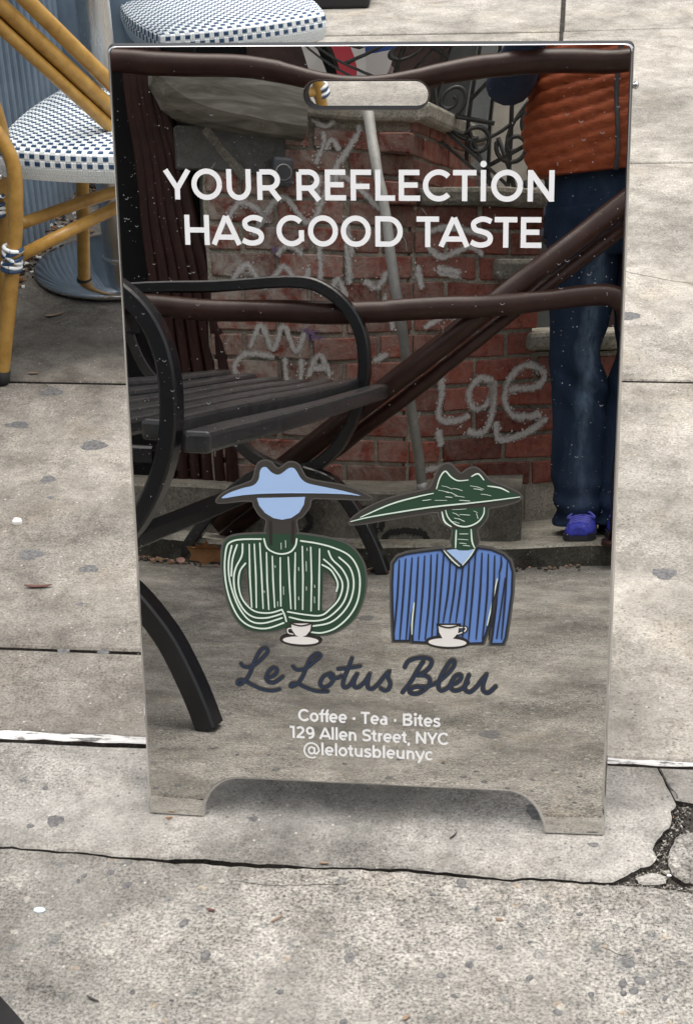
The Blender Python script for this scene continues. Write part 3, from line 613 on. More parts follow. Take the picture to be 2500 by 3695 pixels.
for l in SC: a.line(sm2(l, 6), 8.6 * PX)
obj('script_name', a.mb, M['navy'], sign)
# the two figures
c7 = lambda L: [hom(450 + x / 1.6547, 1600 + y / 1.6547) for x, y in L]
c8 = lambda L: [hom(1250 + x / 1.572, 1600 + y / 1.572) for x, y in L]
def grow(loop, d):
    P = [V((*p_, 0)) for p_ in loop]; n = len(P); ar = sum(P[i].x * P[(i+1) % n].y - P[(i+1) % n].x * P[i].y for i in range(n)); sg = -1 if ar > 0 else 1; out = []
    for i in range(n):
        t = (P[(i+1) % n] - P[i-1]).normalized(); out.append((P[i].x - sg * t.y * d, P[i].y + sg * t.x * d))
    return out
def layer(name, m, z, fn):
    a = Art(); a.z = z; fn(a); return obj(name, a.mb, M[m], sign)
hatA = sm2(c7([(548,350),(575,310),(640,272),(700,250),(758,225),(776,190),(785,150),(800,120),(832,104),(870,112),(897,140),(920,152),(945,137),(975,116),(1010,114),(1040,132),(1060,170),(1085,205),(1150,226),(1280,247),(1380,277),(1470,322),(1440,332),(1200,326),(1118,328),(1100,380),(1060,432),(1022,462),(1022,545),(850,545),(850,462),(810,430),(775,375),(765,346),(700,341),(600,352)]), 3, True)
bodyA = sm2(c7([(585,640),(600,585),(640,557),(720,545),(860,540),(1020,540),(1150,555),(1250,575),(1330,605),(1390,660),(1430,740),(1437,850),(1415,950),(1370,1040),(1300,1100),(1220,1136),(1120,1142),(1040,1130),(960,1100),(900,1116),(800,1122),(720,1100),(660,1040),(620,950),(595,850),(583,740)]), 3, True)
holes = [sm2(c7([(725,740),(733,850),(745,970),(718,942),(699,870),(704,800)]), 3, True), sm2(c7([(1190,765),(1230,790),(1262,850),(1262,920),(1235,965),(1182,998),(1184,880)]), 3, True)]
layer('figure_margin', 'halo', .0003, lambda a: (a.poly([grow(hatA, 5 * PX)]), a.poly([grow(bodyA, 7 * PX)] + holes)))
layer('hat_backing', 'sticker', .0006, lambda a: a.poly([hatA]))
layer('sweater', 'green', .0008, lambda a: a.poly([bodyA] + [grow(h_, 2 * PX) for h_ in holes]))
def f(a):
    a.poly([sm2(c7([(582,328),(620,297),(700,268),(768,250),(800,215),(808,165),(825,142),(848,143),(875,170),(905,185),(930,182),(955,165),(982,146),(1010,146),(1030,170),(1052,207),(1092,236),(1180,256),(1300,281),(1410,311),(1300,301),(1100,296),(850,299),(700,310)]), 3, True)])
    a.poly([c7([(790,325),(930,322),(1078,318),(1070,365),(1042,412),(995,444),(940,455),(888,445),(838,414),(803,370)])])
layer('pale_hat_and_face', 'sky_blue', .0010, f)
for l in ([(870,460),(874,606)], [(1006,460),(1002,600)]): layer('neck_line', 'outline', .0011, lambda a: a.line(c7(l), 11 * PX, caps=False))
def f(a):
    T = 6.2 * PX
    for l in ([(815,570),(700,572),(640,585),(612,612),(600,680),(598,760),(610,860),(640,960),(690,1048),(760,1094),(850,1103),(950,1070)], [(1052,580),(1150,595),(1250,622),(1340,667),(1390,740),(1405,830),(1390,940),(1340,1030),(1260,1100),(1180,1128),(1115,1125)],
              [(640,610),(622,700),(625,800),(650,900),(690,990),(750,1058),(830,1072),(940,1040)], [(672,605),(645,690),(638,790)], [(705,600),(700,670),(665,740),(652,810),(665,900),(710,990),(770,1035),(850,1040),(940,1015)],
              [(722,715),(690,760),(680,830),(695,910),(735,970),(790,1005),(870,1010),(940,990)], [(1280,678),(1345,740),(1368,830),(1350,930),(1300,1010),(1225,1068),(1125,1088)], [(1217,640),(1240,690),(1300,750),(1335,830),(1315,930),(1262,1000),(1185,1050),(1080,1055),(985,1035)],
              [(1190,690),(1250,745),(1300,830),(1283,920),(1228,985),(1172,1024),(1080,1020),(975,1003)], [(1180,722),(1235,757),(1272,830),(1265,880)], [(833,568),(850,620),(890,648),(940,658),(990,645),(1020,610),(1028,568)], [(940,990),(955,1020),(966,1060)]): a.line(sm2(c7(l), 5), T)
    for x0, y0, x1, y1 in ((745,600,760,978),(775,598,788,980),(808,592,828,985),(848,648,862,990),(883,670,897,978),(930,678,934,970),(978,675,994,985),(1020,648,1020,988),(1062,610,1064,990),(1112,615,1114,998),(1165,625,1160,990)):
        a.line(c7([(x0, y0), ((x0 + x1) / 2 + random.uniform(-4, 4), (y0 + y1) / 2), (x1, y1)]), T, taper=True)
    for x, y, d in ((935,590,40),(962,575,45),(900,725,14),(1085,700,60),(1090,620,18),(1040,735,22),(835,875,14),(1135,840,18),(1134,910,40),(950,850,50),(1086,850,24),(1040,910,22),(915,940,30)): a.line(c7([(x, y), (x + 1, y + d)]), 2.2 * PX, caps=False)
layer('mint_stripes', 'mint', .0013, f)
hatB = sm2(c8([(18,450),(40,420),(120,365),(250,310),(400,275),(470,255),(495,210),(520,150),(555,119),(592,121),(620,150),(650,172),(690,146),(730,139),(770,166),(810,210),(880,240),(960,275),(990,305),(960,330),(880,352),(805,368),(795,420),(760,468),(738,492),(742,575),(600,585),(603,490),(560,460),(525,410),(516,386),(400,402),(250,427),(100,452),(30,458)]), 3, True)
swB = c8([(265,680),(290,645),(340,626),(430,613),(540,600),(596,660),(645,702),(700,650),(742,592),(820,603),(888,633),(925,670),(940,730),(935,850),(915,1000),(900,1100),(886,1135),(820,1135),(832,1050),(850,900),(860,775),(845,840),(820,930),(795,1060),(770,1130),(620,1135),(375,1122),(378,1020),(385,900),(372,960),(357,1116),(270,1116),(262,950),(260,800)])
layer('figure_margin', 'halo', .0003, lambda a: (a.poly([grow(hatB, 5 * PX)]), a.line(swB, 22 * PX, True)))
layer('hat_backing', 'sticker', .0006, lambda a: a.poly([hatB]))
def f(a):
    a.poly([sm2(c8([(40,437),(150,372),(300,316),(470,276),(510,250),(530,185),(550,156),(576,151),(600,175),(630,200),(680,205),(720,176),(746,170),(780,195),(810,225),(880,250),(950,280),(978,300),(940,320),(700,346),(450,376),(250,406),(80,440)]), 3, True)])
    a.poly([c8([(532,382),(660,366),(800,360),(794,410),(760,455),(700,476),(640,476),(580,456),(547,420)])]); a.poly([c8([(605,482),(728,482),(722,540),(736,590),(700,612),(622,602),(600,590)])])
layer('green_hat_and_face', 'green', .0010, f)
layer('shirt_front', 'sky_blue', .0012, lambda a: a.poly([c8([(565,605),(620,598),(640,606),(690,606),(722,598),(700,650),(655,686)])]))
layer('striped_pullover', 'blue', .0010, lambda a: a.poly([swB]))
def f(a):
    T = 5.5 * PX
    for l in ([(25,441),(130,416),(300,387),(500,357),(700,337),(850,320),(982,303)], [(80,417),(250,343),(400,301),(492,281)], [(510,256),(530,191),(560,156),(590,186),(630,209),(690,206)], [(708,186),(746,171),(778,206)], [(800,240),(870,251),(920,275)],
              [(562,377),(577,420),(622,460),(682,470),(742,446),(776,402),(780,362)], [(622,490),(618,590)], [(706,485),(712,555),(727,592)], [(552,606),(600,660),(640,694)], [(725,598),(690,652),(657,688)], [(384,900),(373,1000),(371,1080)], [(854,765),(830,880),(797,1030)]): a.line(sm2(c8(l), 5), T, taper=True)
    a.line(sm2(c8([(541,386),(556,440),(594,470)]), 5), 6.5 * PX, taper=True)
    rr = random.Random(3)
    for x, y, dx, dy in ((540,238,60,20),(600,252,58,14),(700,238,80,20),(720,255,50,8),(560,270,70,26),(610,295,60,8),(500,320,70,0),(560,300,40,4),(760,285,60,10),(520,262,60,16),(640,320,60,4),(600,390,40,20),(610,420,60,20),(600,440,40,10),(640,400,60,4),(720,380,24,12),(735,395,10,30),(640,510,50,0),(630,540,60,4),(640,562,40,4),(660,575,40,4),(600,372,80,-4),(430,320,50,-6)):
        a.line(c8([(x, y), (x + dx * .5, y + dy * .3), (x + dx, y + dy)]), rr.uniform(1.6, 2.8) * PX, caps=False, taper=True)
layer('mint_strokes', 'mint', .0015, f)
def f(a):
    a.line(swB, 7 * PX, True)
    for i in range(18):
        xt = 300 + 36 * i; yt = 650 - .16 * (xt - 300) if xt < 545 else (605 + (xt - 545) * .98 if xt < 648 else (702 - (xt - 648) * 1.15 if xt < 742 else 606 + (xt - 742) * .2))
        xb = xt - 34 - (6 if 540 < xt < 760 else 0); yb = 1108
        if 845 < xt < 885: yb = 740; xb = xt - 12
        if 520 < xb < 650 and yb > 1010: yb = 1012
        if xt > 900: yt += 18
        a.line(sm2(c8([(xt, yt + 8), ((xt + xb) / 2 + 5 + random.uniform(-4, 4), (yt + yb) / 2), (xb, yb)]), 4), 7.5 * PX, taper=True)
    for xt, yt, xb in ((900,760,850),): a.line(c8([(xt, yt), (xb, 1105)]), 6.5 * PX, taper=True)
    a.line(c8([(540,604),(585,660),(632,702),(656,702),(700,652),(742,596)]), 7 * PX)
    a.line(c8([(868,745),(862,800),(845,920),(822,1040)]), 5 * PX)
layer('pullover_stripes', 'ink', .0017, f)
def cupart(cc, body, handle, sc, k):
    layer('cup_outline', 'outline', .0019, lambda a: (a.line(cc(body), 13 * k, True), a.line(sm2(cc(handle), 4), 14 * k), a.poly([[(sc[0] + sc[2] * 1.02 * cos(2*pi*i/28), sc[1] + sc[3] * 1.25 * sin(2*pi*i/28)) for i in range(28)]])))
    def f(a):
        a.poly([cc(body)]); a.line(sm2(cc(handle), 4), 4.5 * k)
        a.poly([[(sc[0] + sc[2] * .86 * cos(2*pi*i/28), sc[1] - .0003 + sc[3] * .75 * sin(2*pi*i/28)) for i in range(28)]]); a.poly([cc(body)])
    layer('coffee_cup', 'cup', .0021, f)
    layer('cup_brim', 'outline', .0026, lambda a: a.line(sm2([cc([body[0]])[0], ((cc([body[0]])[0][0] + cc([body[1]])[0][0]) / 2, cc([body[0]])[0][1] - 8 * k), cc([body[1]])[0]], 4), 6 * k))
q = c7([(1052,1172)])[0]; cupart(c7, [(995,1072),(1115,1072),(1108,1115),(1085,1142),(1052,1155),(1022,1142),(1000,1110)], [(998,1100),(975,1105),(978,1128),(1006,1136)], (q[0], q[1], 82 * PX * .94, 22 * PX * .94), PX * .94)
q = c8([(572,1125)])[0]; cupart(c8, [(520,1028),(638,1028),(632,1074),(604,1104),(575,1116),(545,1104),(526,1070)], [(640,1042),(676,1042),(670,1062),(632,1078)], (q[0], q[1], 80 * PX, 22 * PX), PX)
# dried rain spots on the sheet
rr = random.Random(42); a = Art()
for i in range(650):
    s = rr.uniform(-.295, .295); t = rr.uniform(.3, .985) ** .8
    if rr.random() < .35: s = rr.choice((-1, 1)) * rr.uniform(.22, .296)
    if abs(s) < .08 and .93 < t < .972: continue
    r_ = rr.choice((.0003, .0003, .0004, .0005, .0007)); a.z = .0003; a.disc(s, t, r_, r_ * rr.uniform(.6, 1.3), up=False, n=6)
for i in range(34):
    s = rr.choice((-1, 1)) * rr.uniform(.16, .295); t = rr.uniform(.5, .95); q_ = rr.uniform(.0014, .0028)
    a.z = .0003; a.line([(s + q_ * cos(R(x)), t + q_ * 1.1 * sin(R(x))) for x in range(200, 341, 20)], .0006, caps=False)
for i in range(5):
    s, t = rr.uniform(-.24, .28), rr.uniform(.45, .98); a.z = .0003; l = rr.uniform(.008, .03); q_ = rr.uniform(-1, 1)
    a.line(sm2([(s, t), (s + .3 * l, t - .5 * l * q_), (s + .8 * l * q_, t - .9 * l)], 4), .00035, caps=False)
obj('water_spots', a.mb, M['spot'], sign, kind='stuff')
# ------------------------------------------------------------------ cafe side: corrugated wall, table, chairs
cw = thing('corrugated_wall', 'blue grey corrugated metal wall behind the woven chairs, at the left', 'wall', (-1.05, 1.9, 0))
mb = MB(); n = 0; vs = []; y = .9
while y < 2.47:
    ph = (y % .046) / .046; d = .020 * (1 if ph < .28 else (1 - (ph - .28) / .22 if ph < .5 else (0 if ph < .78 else (ph - .78) / .22)))
    vs += [(-1.05 + d, y, .004), (-1.05 + d, y, 1.7)]; y += .046 / 10; n += 1
mb.add(vs, [(2 * i, 2 * i + 1, 2 * i + 3, 2 * i + 2)[::-1] for i in range(n - 1)], sm=False); obj('corrugated_sheet', mb, M['corr'], cw)
mb = MB(); mb.box((-1.10, 1.68, .85), (.09, 1.58, 1.69)); obj('core', mb, M['trim_blue'], cw)
mb = MB(); mb.box((-.93, 2.52, .86), (.25, .03, 1.70), bev=.003); obj('flat_panel', mb, M['corr'], cw)
mb = MB(); mb.box((-1.075, 2.495, .85), (.05, .055, 1.68), bev=.003); mb.box((-.79, 2.535, .85), (.035, .05, 1.68), bev=.003); obj('corner_trim', mb, M['corr'], cw)
mb = MB(); mb.box((-1.0, 3.2, .85), (.05, 1.2, 1.69), bev=.003); obj('side_panel', mb, M['corr'], cw)
# rubbish caught at the foot of the wall
mb = MB(); rr = random.Random(8)
for i in range(260):
    y = rr.uniform(1.75, 2.5); x = -1.037 + abs(rr.gauss(0, .022)); s_ = rr.uniform(.003, .010)
    mb.box((x, y, s_ * .25 + .001), (s_, s_ * rr.uniform(.4, 1.6), s_ * .4), Matrix.Rotation(rr.uniform(0, 3), 3, 'Z') @ Matrix.Rotation(rr.uniform(-.5, .5), 3, 'X'), k=rr.choice((0, 0, 1, 2, 0, 3)))
for i in range(90):
    y = rr.uniform(2.35, 2.5); x = rr.uniform(-1.02, -.80); s_ = rr.uniform(.004, .014)
    mb.box((x, y, s_ * .25 + .001), (s_, s_ * rr.uniform(.4, 1.6), s_ * .4), Matrix.Rotation(rr.uniform(0, 3), 3, 'Z') @ Matrix.Rotation(rr.uniform(-.5, .5), 3, 'X'), k=rr.choice((0, 1, 1, 2, 0)))
o = obj('leaf_litter', mb, [M['dirt'], M['leaf_tan'], M['leaf'], M['chip_white']], kind='stuff'); o['label'] = 'brown leaf crumbs along the foot of the corrugated wall'; o['category'] = 'leaf litter'

tb = thing('pedestal_table', 'steel pedestal table on a round polished base beside the woven chair', 'table', (-.79, 1.93, 0))
mb = MB(); mb.lathe((-.79, 1.93, 0), [(0, .004), (.19, .004), (.203, .008), (.205, .014), (.200, .019), (.17, .026), (.10, .030), (.05, .031), (.0, .031)], 64); obj('base_plate', mb, M['polished'], tb)
mb = MB(); mb.tube([(-.795, 1.93, .03), (-.795, 1.93, 1.08)], .037, 36, cap=False); obj('column', mb, M['steel'], tb)
mb = MB(); mb.lathe((-.795, 1.93, .03), [(.042, 0), (.042, .006), (.037, .008)], 36); obj('collar', mb, M['steel'], tb)
mb = MB(); mb.lathe((-.795, 1.95, 1.08), [(0, 0), (.28, 0), (.29, .006), (.29, .02), (.28, .026), (0, .026)], 48); obj('table_top', mb, M['steel'], tb)
for k in range(4):
    mb = MB(); mb.tube([(-.79 + .15 * cos(k * pi / 2 + .6), 1.93 + .15 * sin(k * pi / 2 + .6), z) for z in (.0005, .004)], .014, 12); obj('foot_pad', mb, M['rubber'], tb)

def woven_seat(parent, c, half, rot, z, n=18, m_=4, skirt=.058):
    Mz = Matrix.Rotation(rot, 3, 'Z'); c = V(c)
    def P(i, j, lift=0.0):
        u = max(-1, min(1, i / n)); v_ = max(-1, min(1, j / n)); ex = max(abs(i) - n, abs(j) - n, 0)
        x = u * (1 - .10 * v_ * v_) ; y = v_ * (1 - .10 * u * u); q = max(abs(u), abs(v_)); zz = -.013 * q ** 8
        drop = ex / m_ * skirt; shr = 1 - .05 * max(0, ex / m_ - .45)
        if ex > 0: zz -= drop; out = 1 + .012 * sin(pi * min(1, ex / m_))
        else: out = 1
        pos = V((x * half * out * shr, y * half * out * shr, zz)); nrm = V((x, y, 0)).normalized() if ex > 0 else V((0, 0, 1))
        return c + Mz @ (pos + nrm * lift) + V((0, 0, z))
    mb = MB(); N = n + m_
    def cell(i0, j0, i1, j1, k, hgt, ins_u, ins_v):
        a = P(i0, j0), P(i1, j0), P(i1, j1), P(i0, j1)
        q = [P(i0 + (i1 - i0) * fu, j0 + (j1 - j0) * fv, hgt) for fu, fv in ((ins_u, ins_v), (1 - ins_u, ins_v), (1 - ins_u, 1 - ins_v), (ins_u, 1 - ins_v))]
        mb.add(list(a) + q, [(4, 5, 6, 7), (0, 1, 5, 4), (1, 2, 6, 5), (2, 3, 7, 6), (3, 0, 4, 7)], k)
    for i in range(-N, N):
        for j in range(-N, N):
            oi_, oj_ = (i >= n or i < -n), (j >= n or j < -n)
            if oi_ and oj_: continue
            navy = (i + j) % 2 == 0 and ((i // 1) % 1 == 0)
            if navy:
                if oi_ or oj_:
                    if (max(abs(i), abs(j)) - n) >= m_ - 1: navy = False
            if navy: cell(i, j, i + 1, j + 1, 0, .0006, .10, .10); cell(i + .02, j + .20, i + .98, j + .80, 1, .0018, .05, .05)
            else:
                cell(i, j, i + .5, j + 1, 0, .0022, .22, .10); cell(i + .5, j, i + 1, j + 1, 0, .0022, .22, .10)
    # underside
    mb.add([P(a, b) - V((0, 0, .03)) for a, b in ((-n, -n), (n, -n), (n, n), (-n, n))], [(3, 2, 1, 0)], 0)
    return obj('woven_seat', mb, [M['strand_w'], M['strand_n']], parent)
def leg(parent, pts, r=.0145, name='leg', m='bamboo', foot=True):
    mb = MB(); P = spline(pts, 6) if len(pts) > 2 else [V(p_) for p_ in pts]; mb.tube(P, r, 16); o = obj(name, mb, M[m], parent)
    if foot:
        e = P[-1]; d = (P[-1] - P[-2]).normalized(); mb = MB(); mb.tube([e - d * .028, e - d * .005, e + d * .003], [r * 1.14, r * 1.14, r * .98], 16); obj('rubber_foot', mb, M['rubber'], o)
    return o
def wrap(parent, c, axis, r=.0145, turns=5, pitch=.0085, cross=True):
    c = V(c); d = V(axis).normalized(); a = V((0, 0, 1)) if abs(d.z) < .8 else V((1, 0, 0)); u = d.cross(a).normalized(); q = d.cross(u); mb = MB()
    for k in range(turns):
        tilt = (.5 if k in (1, 2, 3) and cross else .06) * (1 if k % 2 else -1)
        o = c + d * (k - turns / 2) * pitch
        mb.tube([o + (u * cos(t) + q * sin(t)) * (r + .0032) + d * tilt * .02 * sin(t) for t in [2 * pi * i / 18 for i in range(19)]], .0042, 8, cap=False, k=0 if k % 2 == 0 else 1)
    return obj('binding', mb, [M['strand_w'], M['strand_n']], parent)
ch = thing('bistro_chair', 'woven white and navy bistro chair in front of the corrugated wall, at the left edge', 'chair', (-.68, 1.6, 0), 'bistro chairs of the cafe')
woven_seat(ch, (-.675, 1.605, 0), .215, R(-4), .468)
leg(ch, [(-.915, 1.335, .66), (-.870, 1.337, .56), (-.822, 1.335, .468), (-.826, 1.332, .36), (-.852, 1.325, .22), (-.899, 1.312, .004)])
leg(ch, [(-.90, 1.44, .62), (-.875, 1.45, .50), (-.880, 1.455, .40), (-.915, 1.46, .15), (-.95, 1.46, .004)])
leg(ch, [(-.80, 1.78, .44), (-.822, 1.785, .25), (-.85, 1.80, .004)]); leg(ch, [(-.49, 1.78, .44), (-.47, 1.80, .004)]); leg(ch, [(-.50, 1.42, .44), (-.48, 1.36, .004)])
leg(ch, [(-.846, 1.335, .262), (-.66, 1.49, .318)], .0125, 'stretcher', foot=False); leg(ch, [(-.860, 1.42, .300), (-.70, 1.62, .300), (-.60, 1.70, .285)], .0125, 'stretcher', foot=False)
leg(ch, [(-.825, 1.43, .430), (-.65, 1.43, .425), (-.50, 1.43, .43)], .010, 'seat_rail', foot=False)
wrap(ch, (-.8455, 1.327, .262), (-.047, -.01, -.24), turns=6); wrap(ch, (-.904, 1.449, .33), (-.02, 0, -.2), turns=6); wrap(ch, (-.905, 1.336, .64), (-.4, 0, .9), turns=5)
mb = MB(); mb.ellip((-.845, 1.330, .432), (.004, .006, .006), 10, 8); obj('bolt', mb, M['screw'], ch)
ch = thing('bistro_chair', 'woven white and navy bistro chair seat directly behind the top edge of the sign', 'chair', (-.63, 2.5, 0), 'bistro chairs of the cafe')
woven_seat(ch, (-.632, 2.490, 0), .225, R(27), .478, 18, 4, .062)
leg(ch, [(-.405, 2.45, .43), (-.396, 2.47, .30), (-.380, 2.50, .15), (-.362, 2.53, .004)]); leg(ch, [(-.452, 2.60, .43), (-.440, 2.66, .30), (-.40, 2.74, .004)])
leg(ch, [(-.72, 2.30, .43), (-.73, 2.26, .004)]); leg(ch, [(-.87, 2.58, .43), (-.90, 2.60, .004)]); wrap(ch, (-.389, 2.487, .252), (.05, .06, -.3), turns=4, cross=False)
leg(ch, [(-.389, 2.487, .255), (-.56, 2.37, .26), (-.728, 2.27, .25)], .0125, 'stretcher', foot=False)
leg(ch, [(-.90, 2.66, .46), (-.93, 2.76, .70), (-.92, 2.80, .92)], name='back_post', foot=False); leg(ch, [(-.66, 2.80, .46), (-.66, 2.92, .70), (-.66, 2.96, .92)], name='back_post', foot=False); leg(ch, [(-.92, 2.80, .92), (-.80, 2.93, .94), (-.66, 2.96, .92)], name='back_rail', foot=False)
ch = thing('bistro_chair', 'amber tube chair frame slanting down across the woven seat, cut off by the corner', 'chair', (-.74, 1.42, 0), 'bistro chairs of the cafe')
mid = lambda a, b, k: tuple(V(a).lerp(V(b), k))
T4 = [((-.8075, 1.352, .752), (-.6600, 1.505, .510), .0150, 'bamboo'), ((-.8200, 1.345, .722), (-.6550, 1.512, .457), .0122, 'bamboo'), ((-.776, 1.368, .772), (-.654, 1.512, .553), .0150, 'bamboo'), ((-.8135, 1.362, .735), (-.655, 1.520, .480), .0105, 'bamboo_dark')]
for a, b, r_, m in T4:
    q = V(b) - V(a); leg(ch, [tuple(V(a) - q * 1.15), a, b, tuple(V(b) + q * .25)], r_, 'frame_tube', m, foot=False)
a, b = V(T4[1][0]) - (V(T4[1][1]) - V(T4[1][0])) * 1.15, V(T4[2][0]) - (V(T4[2][1]) - V(T4[2][0])) * 1.15
leg(ch, [tuple(a), tuple((a + b) / 2 + V((-.03, 0, .03))), tuple(b)], .0145, 'top_rail', foot=False)
leg(ch, [tuple(a + (V(T4[1][1]) - V(T4[1][0])) * .25), (-1.02, 1.14, .45), (-1.03, 1.1, .004)], name='leg'); leg(ch, [tuple(b + (V(T4[2][1]) - V(T4[2][0])) * .25), (-.90, 1.18, .45), (-.88, 1.12, .004)], name='leg')
# heavy black foot of a street object far behind
fb = thing('barrier_foot', 'black rubber block on the pavement at the top edge, behind the chair seat', 'barrier foot', (-.7, 4.4, 0))
mb = MB(); mb.box((-.74, 4.42, .05), (.52, .24, .10), Matrix.Rotation(.05, 3, 'Z'), .012); obj('block', mb, M['rubber'], fb)
mb = MB(); mb.tube([(-.8, 4.45, .1), (-.8, 4.45, .9)], .03, 14); obj('post', mb, M['rubber'], fb)
fb = thing('planter_box', 'dark planter box far back at the top edge, beyond the chair seat', 'planter', (-1.5, 4.9, 0))
mb = MB(); mb.box((-1.42, 4.75, .3), (.62, .5, .58), bev=.01); obj('box', mb, M['shutter'], fb); mb = MB(); mb.box((-1.42, 4.75, .6), (.66, .54, .03), bev=.004); obj('rim', mb, M['rubber'], fb)

# ------------------------------------------------------------------ litter lying on the pavement
def leafthing(label, x, y, l, wd, rz, m, z=.003, name='leaf', cat='leaf', curl=.25, tilt=0):
    mb = MB(); n = 8; vs = []
    for i in range(n + 1):
        t = i / n; h = wd * sin(pi * (.06 + .9 * t)) ** .8; zz = curl * l * (t - .5) ** 2
        for s in (-1, 0, 1): vs.append((l * (t - .5), s * h / 2 * (1 + .15 * sin(9 * t)), zz + (abs(s) * curl * wd * .3)))
    fs = [(i * 3 + j, i * 3 + 3 + j, i * 3 + 4 + j, i * 3 + 1 + j) for i in range(n) for j in range(2)]; mr_ = Matrix.Rotation(rz, 3, 'Z') @ Matrix.Rotation(tilt, 3, 'X')
    vv = [V((x, y, z)) + mr_ @ V(v_) for v_ in vs]; k = len(vv); mb.add(vv + [v_ - V((0, 0, .0008)) for v_ in vv], fs + [tuple(q + k for q in f_)[::-1] for f_ in fs])
    o = obj(name, mb, M[m], at=(x, y, 0)); o['label'] = label; o['category'] = cat; return o
leafthing('tan curled leaf on the brown pavement below the table base', -.880, 1.655, .043, .012, .55, 'leaf_tan')
leafthing('dark red slender leaf on the pavement left of the sign', -.612, .557, .046, .0075, .10, 'leaf_red')
leafthing('small tan twig-like leaf beside the chair foot', -.845, 1.36, .02, .007, .05, 'leaf_tan')
leafthing('brown leaf scrap on the damp pavement behind the table base', -.93, 2.16, .032, .018, -.2, 'leaf_tan')
leafthing('tiny brown leaf bit just before the left foot of the sign', -.275, -.004, .010, .003, .2, 'leaf')
leafthing('rust brown leaf flake below the crack, left of centre', -.185, -.176, .011, .004, -.15, 'leaf_red')
leafthing('short tan stick lying on the crack in front of the sign', -.055, -.078, .013, .0035, 0, 'leaf_tan')
leafthing('thin black twig near the bottom left corner', -.297, -.337, .019, .003, -.45, 'outline')
leafthing('thin dark twig beside the right foot of the sign', .108, -.012, .017, .002, 1.0, 'outline')
leafthing('pale straw bit on the rough concrete in the lower middle', -.10, -.185, .020, .003, .8, 'leaf_tan')
leafthing('brown leaf scrap at the bottom edge right of centre', .075, -.335, .012, .005, .9, 'leaf_tan')
def chip(label, x, y, r_, h, m, seed, cat='stone chip', name='stone_chip'):
    mb = MB(); rr = random.Random(seed); n = 7; ring = [(r_ * rr.uniform(.7, 1.1) * cos(2*pi*i/n), .7 * r_ * rr.uniform(.7, 1.1) * sin(2*pi*i/n)) for i in range(n)]
    mb.add([(x + a, y + b, .0005) for a, b in ring] + [(x + a * .95, y + b * .95, h * .6) for a, b in ring] + [(x + a * .6, y + b * .6, h * rr.uniform(.85, 1)) for a, b in ring], [(i, (i+1) % n, n + (i+1) % n, n + i) for i in range(n)] + [(n + i, n + (i+1) % n, 2*n + (i+1) % n, 2*n + i) for i in range(n)] + [[2*n + i for i in range(n)]])
    o = obj(name, mb, M[m], at=(x, y, 0)); o['label'] = label; o['category'] = cat
chip('white broken stone chip on the pavement at the left edge', -.707, .762, .012, .010, 'chip_white', 3)
chip('pale blue paint flake on the rough concrete at lower left', -.402, -.191, .009, .002, 'chip_blue', 4, 'paint flake', 'paint_flake')
chip('small white chip in the broken corner of the pavement', .385, -.066, .0035, .003, 'chip_white', 6)
chip('small ochre pebble in the rough concrete at lower right', .175, -.163, .0048, .003, 'leaf_tan', 9, 'pebble', 'pebble')

# ------------------------------------------------------------------ bench (stands beside the viewer, seen in the mirror)
bench = thing('park_bench', 'black metal park bench with curved arms reflected at the left of the mirror', 'bench', (-.45, -1.3, 0))
UB = V((.9969, .0790, 0)); DB = V((.0790, -.9969, 0)); F0 = V((-.333, -.464, 0))
def bp(a, d, z): return F0 + UB * a + DB * d + V((0, 0, z))
loop_pts = [(-.74, .690), (-.60, .705), (-.40, .722), (-.24, .728), (-.165, .712), (-.105, .668), (-.070, .605), (-.060, .53), (-.066, .45), (-.092, .38), (-.140, .313), (-.205, .266), (-.285, .254), (-.365, .276), (-.43, .318), (-.50, .38), (-.56, .46)]
for d in (0, 1.655):
    mb = MB(); mb.bar(spline([bp(a, d, z) for a, z in loop_pts], 5), .046, .030, DB); obj('arm_loop', mb, M['bench'], bench)
    mb = MB(); mb.bar(spline([bp(a, d, z) for a, z in [(-.235, .250), (-.15, .222), (-.078, .152), (-.03, .072), (0, .002)]], 5), .055, .036, DB); obj('leg', mb, M['bench'], bench)
    mb = MB(); mb.bar(spline([bp(a, d, z) for a, z in [(-.335, .250), (-.41, .212), (-.49, .145), (-.555, .07), (-.605, .002)]], 5), .046, .030, DB); obj('leg', mb, M['bench'], bench)
    mb = MB(); mb.bar(spline([bp(a, d, z) for a, z in [(-.48, .43), (-.62, .44), (-.70, .52), (-.76, .70), (-.83, .90)]], 5), .046, .03, DB); obj('back_post', mb, M['bench'], bench)
    mb = MB(); mb.bar([bp(-.09, d, .440), bp(-.50, d, .432)], .03, .03, DB); obj('seat_support', mb, M['bench'], bench)
rotb = Matrix((UB, DB, V((0, 0, 1)))).transposed()
for a, z, wd, th in ((-.018, .463, .050, .036), (-.092, .480, .044, .034), (-.166, .478, .044, .030), (-.240, .476, .044, .030), (-.314, .476, .044, .030), (-.388, .480, .044, .030), (-.462, .486, .044, .030)):
    mb = MB(); mb.box(bp(a, .828, z), (wd, 1.665, th), rotb, .008); obj('seat_slat', mb, M['bench_top'], bench)
for k, (a, z) in enumerate(((-.715, .60), (-.745, .68), (-.775, .76), (-.805, .84))):
    mb = MB(); mb.box(bp(a, .828, z), (.022, 1.665, .056), rotb @ Matrix.Rotation(-.35, 3, 'Y'), .004); obj('back_slat', mb, M['bench_top'], bench)
mb = MB(); mb.bar([bp(-.285, 0, .238), bp(-.285, 1.655, .238)], .045, .030, UB); obj('stretcher', mb, M['bench'], bench)

